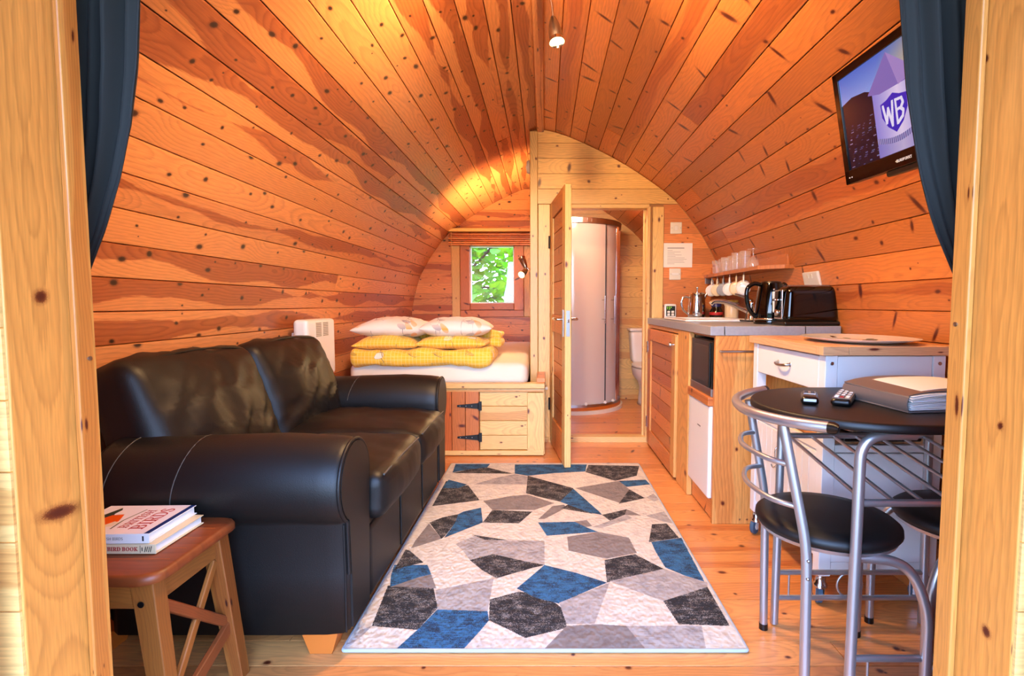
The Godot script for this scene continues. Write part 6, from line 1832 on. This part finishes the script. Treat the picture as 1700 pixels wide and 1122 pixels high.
func make_curtains() -> void:
	for s: int in [-1, 1]:
		# inner edge measured on the photograph at the rail's distance; the outer edge is gathered behind the post
		var inner: Array
		var outer: Array
		if s < 0:
			inner = [[1.92, -0.70], [1.587, -0.738], [1.47, -0.744], [1.36, -0.760], [1.27, -0.783], [1.175, -0.818], [1.07, -0.868], [0.98, -0.905], [0.6, -0.915], [0.08, -0.92]]
			outer = [[1.92, -0.80], [1.587, -0.955], [1.36, -0.955], [1.07, -0.975], [0.98, -0.965], [0.6, -1.02], [0.08, -1.03]]
		else:
			inner = [[1.92, 0.62], [1.587, 0.645], [1.42, 0.664], [1.28, 0.694], [1.18, 0.726], [1.08, 0.772], [0.98, 0.82], [0.6, 0.83], [0.08, 0.835]]
			outer = [[1.92, 0.76], [1.587, 0.90], [1.28, 0.90], [1.08, 0.89], [0.98, 0.88], [0.6, 0.95], [0.08, 0.96]]
		var look := func(a: Array, y: float) -> float:
			for i in a.size() - 1:
				if y <= a[i][0] and y >= a[i + 1][0]: return lerpf(a[i + 1][1], a[i][1], (y - a[i + 1][0]) / (a[i][0] - a[i + 1][0]))
			return a[0][1] if y > a[0][0] else a[a.size() - 1][1]
		var t := thing("curtain", ["dark teal curtain gathered behind the left door post", "", "dark charcoal curtain gathered behind the right door post, overlapping the television"][s + 1], "curtain", Vector3(0, 0, -1.0))
		var f := func(u: float, v: float) -> Vector3:
			var y := 1.92 - v * 1.84
			var xi: float = look.call(inner, y); var xo: float = look.call(outer, y)
			nz.seed = 60 + s
			var fold := sin(u * TAU * 4.5 + 1.2 * sin(v * 2.0)) * 0.5 + 0.5 * sin(u * TAU * 7.3 + 2.0)
			var amp := 0.026 * clampf(absf(y - 1.0) * 2.4, 0.25, 1.0) * (0.55 + 0.45 * sin(u * PI))
			return Vector3(lerpf(xi, xo, u), y, fold * amp + nz.get_noise_2d(u * 300, v * 120) * 0.01)
		part(t, "cloth", MB.new().sheet(64, 56, f, 0.003).mesh(), M.curtain)
		var tie := []
		for k in 13:
			var g := TAU * k / 12
			tie.append(Vector3((-0.935 if s < 0 else 0.85) + cos(g) * 0.055, 0.985 + 0.012 * sin(g), sin(g) * 0.035))
		part(t, "tieback", MB.new().tube(PackedVector3Array(tie), 0.008, 8, false).mesh(), M.curtain)
	var r := thing("curtain_rail", "dark curtain pole over the front doorway from which both curtains hang", "rail", Vector3(-0.03, 1.935, -1.0))
	part(r, "pole", MB.new().tube(path([Vector3(-0.79, 0, 0), Vector3(0.79, 0, 0)]), 0.012, 10).mesh(), M.black_iron)
	for s: int in [-1, 1]: part(r, "bracket", bx(Vector3(s * 0.72, 0.005, 0.033), Vector3(0.02, 0.03, 0.066), 0.003), M.black_iron)

func make_heater() -> void:
	var t := thing("panel_heater", "white electric panel heater on the left wall between sofa and bed", "heater", Vector3(-1.425, 0.60, -3.055), PI / 2)
	# local: x along the wall (to the rear), z into the room
	part(t, "body", rbox(Vector3(0.19, 0.17, 0.042), 0.022, 14).moved(Transform3D(Basis(), Vector3(0, 0.175, 0.086))).mesh(), M.white_plastic)
	part(t, "wall_bracket", bx(Vector3(0, 0.17, 0.03), Vector3(0.26, 0.2, 0.04), 0.003), M.white_plastic)
	for k in 2:
		var gr := part(t, "grille", bx(Vector3(0.045 - k * 0.095, 0.285, 0.1285), Vector3(0.078, 0.085, 0.002), 0.0006), M.cream_plastic)
		for j in 9: part(gr, "slot", bx(Vector3(0.045 - k * 0.095, 0.249 + j * 0.009, 0.1297), Vector3(0.070, 0.0042, 0.001), 0.0003), M.grill)
	for j in 7: part(t, "side_slot", bx(Vector3(0.190, 0.235 + j * 0.010, 0.086), Vector3(0.002, 0.005, 0.045), 0.0005), M.grill)
	part(t, "control_knob", MB.new().lathe([Vector2(0.014, 0), Vector2(0.013, 0.012), Vector2(0, 0.013)], 16).moved(Transform3D(Basis(Vector3(0, 0, 1), -PI / 2), Vector3(0.189, 0.30, 0.06))).mesh(), M.white_plastic)
	part(t, "foot_pin", MB.new().tube(path([Vector3(-0.188, 0.10, 0.09), Vector3(-0.197, 0.10, 0.09)]), 0.006, 8).mesh(), M.brass)

func make_rug() -> void:
	var t := thing("rug", "blue, charcoal and grey rug patterned with irregular angular patches", "rug", Vector3(0.002, 0, -2.397))
	var hw := 0.600; var hd := 0.9075
	part(t, "backing", rbox(Vector3(hw, 0.0035, hd), 0.0025, 8).moved(Transform3D(Basis(), Vector3(0, 0.0040, 0))).mesh(), M.rug_edge)
	var b := MB.new().sheet(24, 36, func(s: float, v: float) -> Vector3: return Vector3((s - 0.5) * 2 * (hw - 0.003), 0.0092, (0.5 - v) * -2 * (hd - 0.003) * -1.0), 0.005)
	for i in b.v.size(): b.uv[i] = Vector2(b.v[i].x / (2 * hw) + 0.5, b.v[i].z / (2 * hd) + 0.5)
	part(t, "pile", b.mesh(), M.rug_pile)
	part(t, "binding", MB.new().tube(fillet([Vector3(0, 0.007, hd), Vector3(hw, 0.007, hd), Vector3(hw, 0.007, -hd), Vector3(-hw, 0.007, -hd), Vector3(-hw, 0.007, hd), Vector3(0, 0.007, hd)], 0.008, 3), 0.0058, 8).mesh(), M.rug_edge)
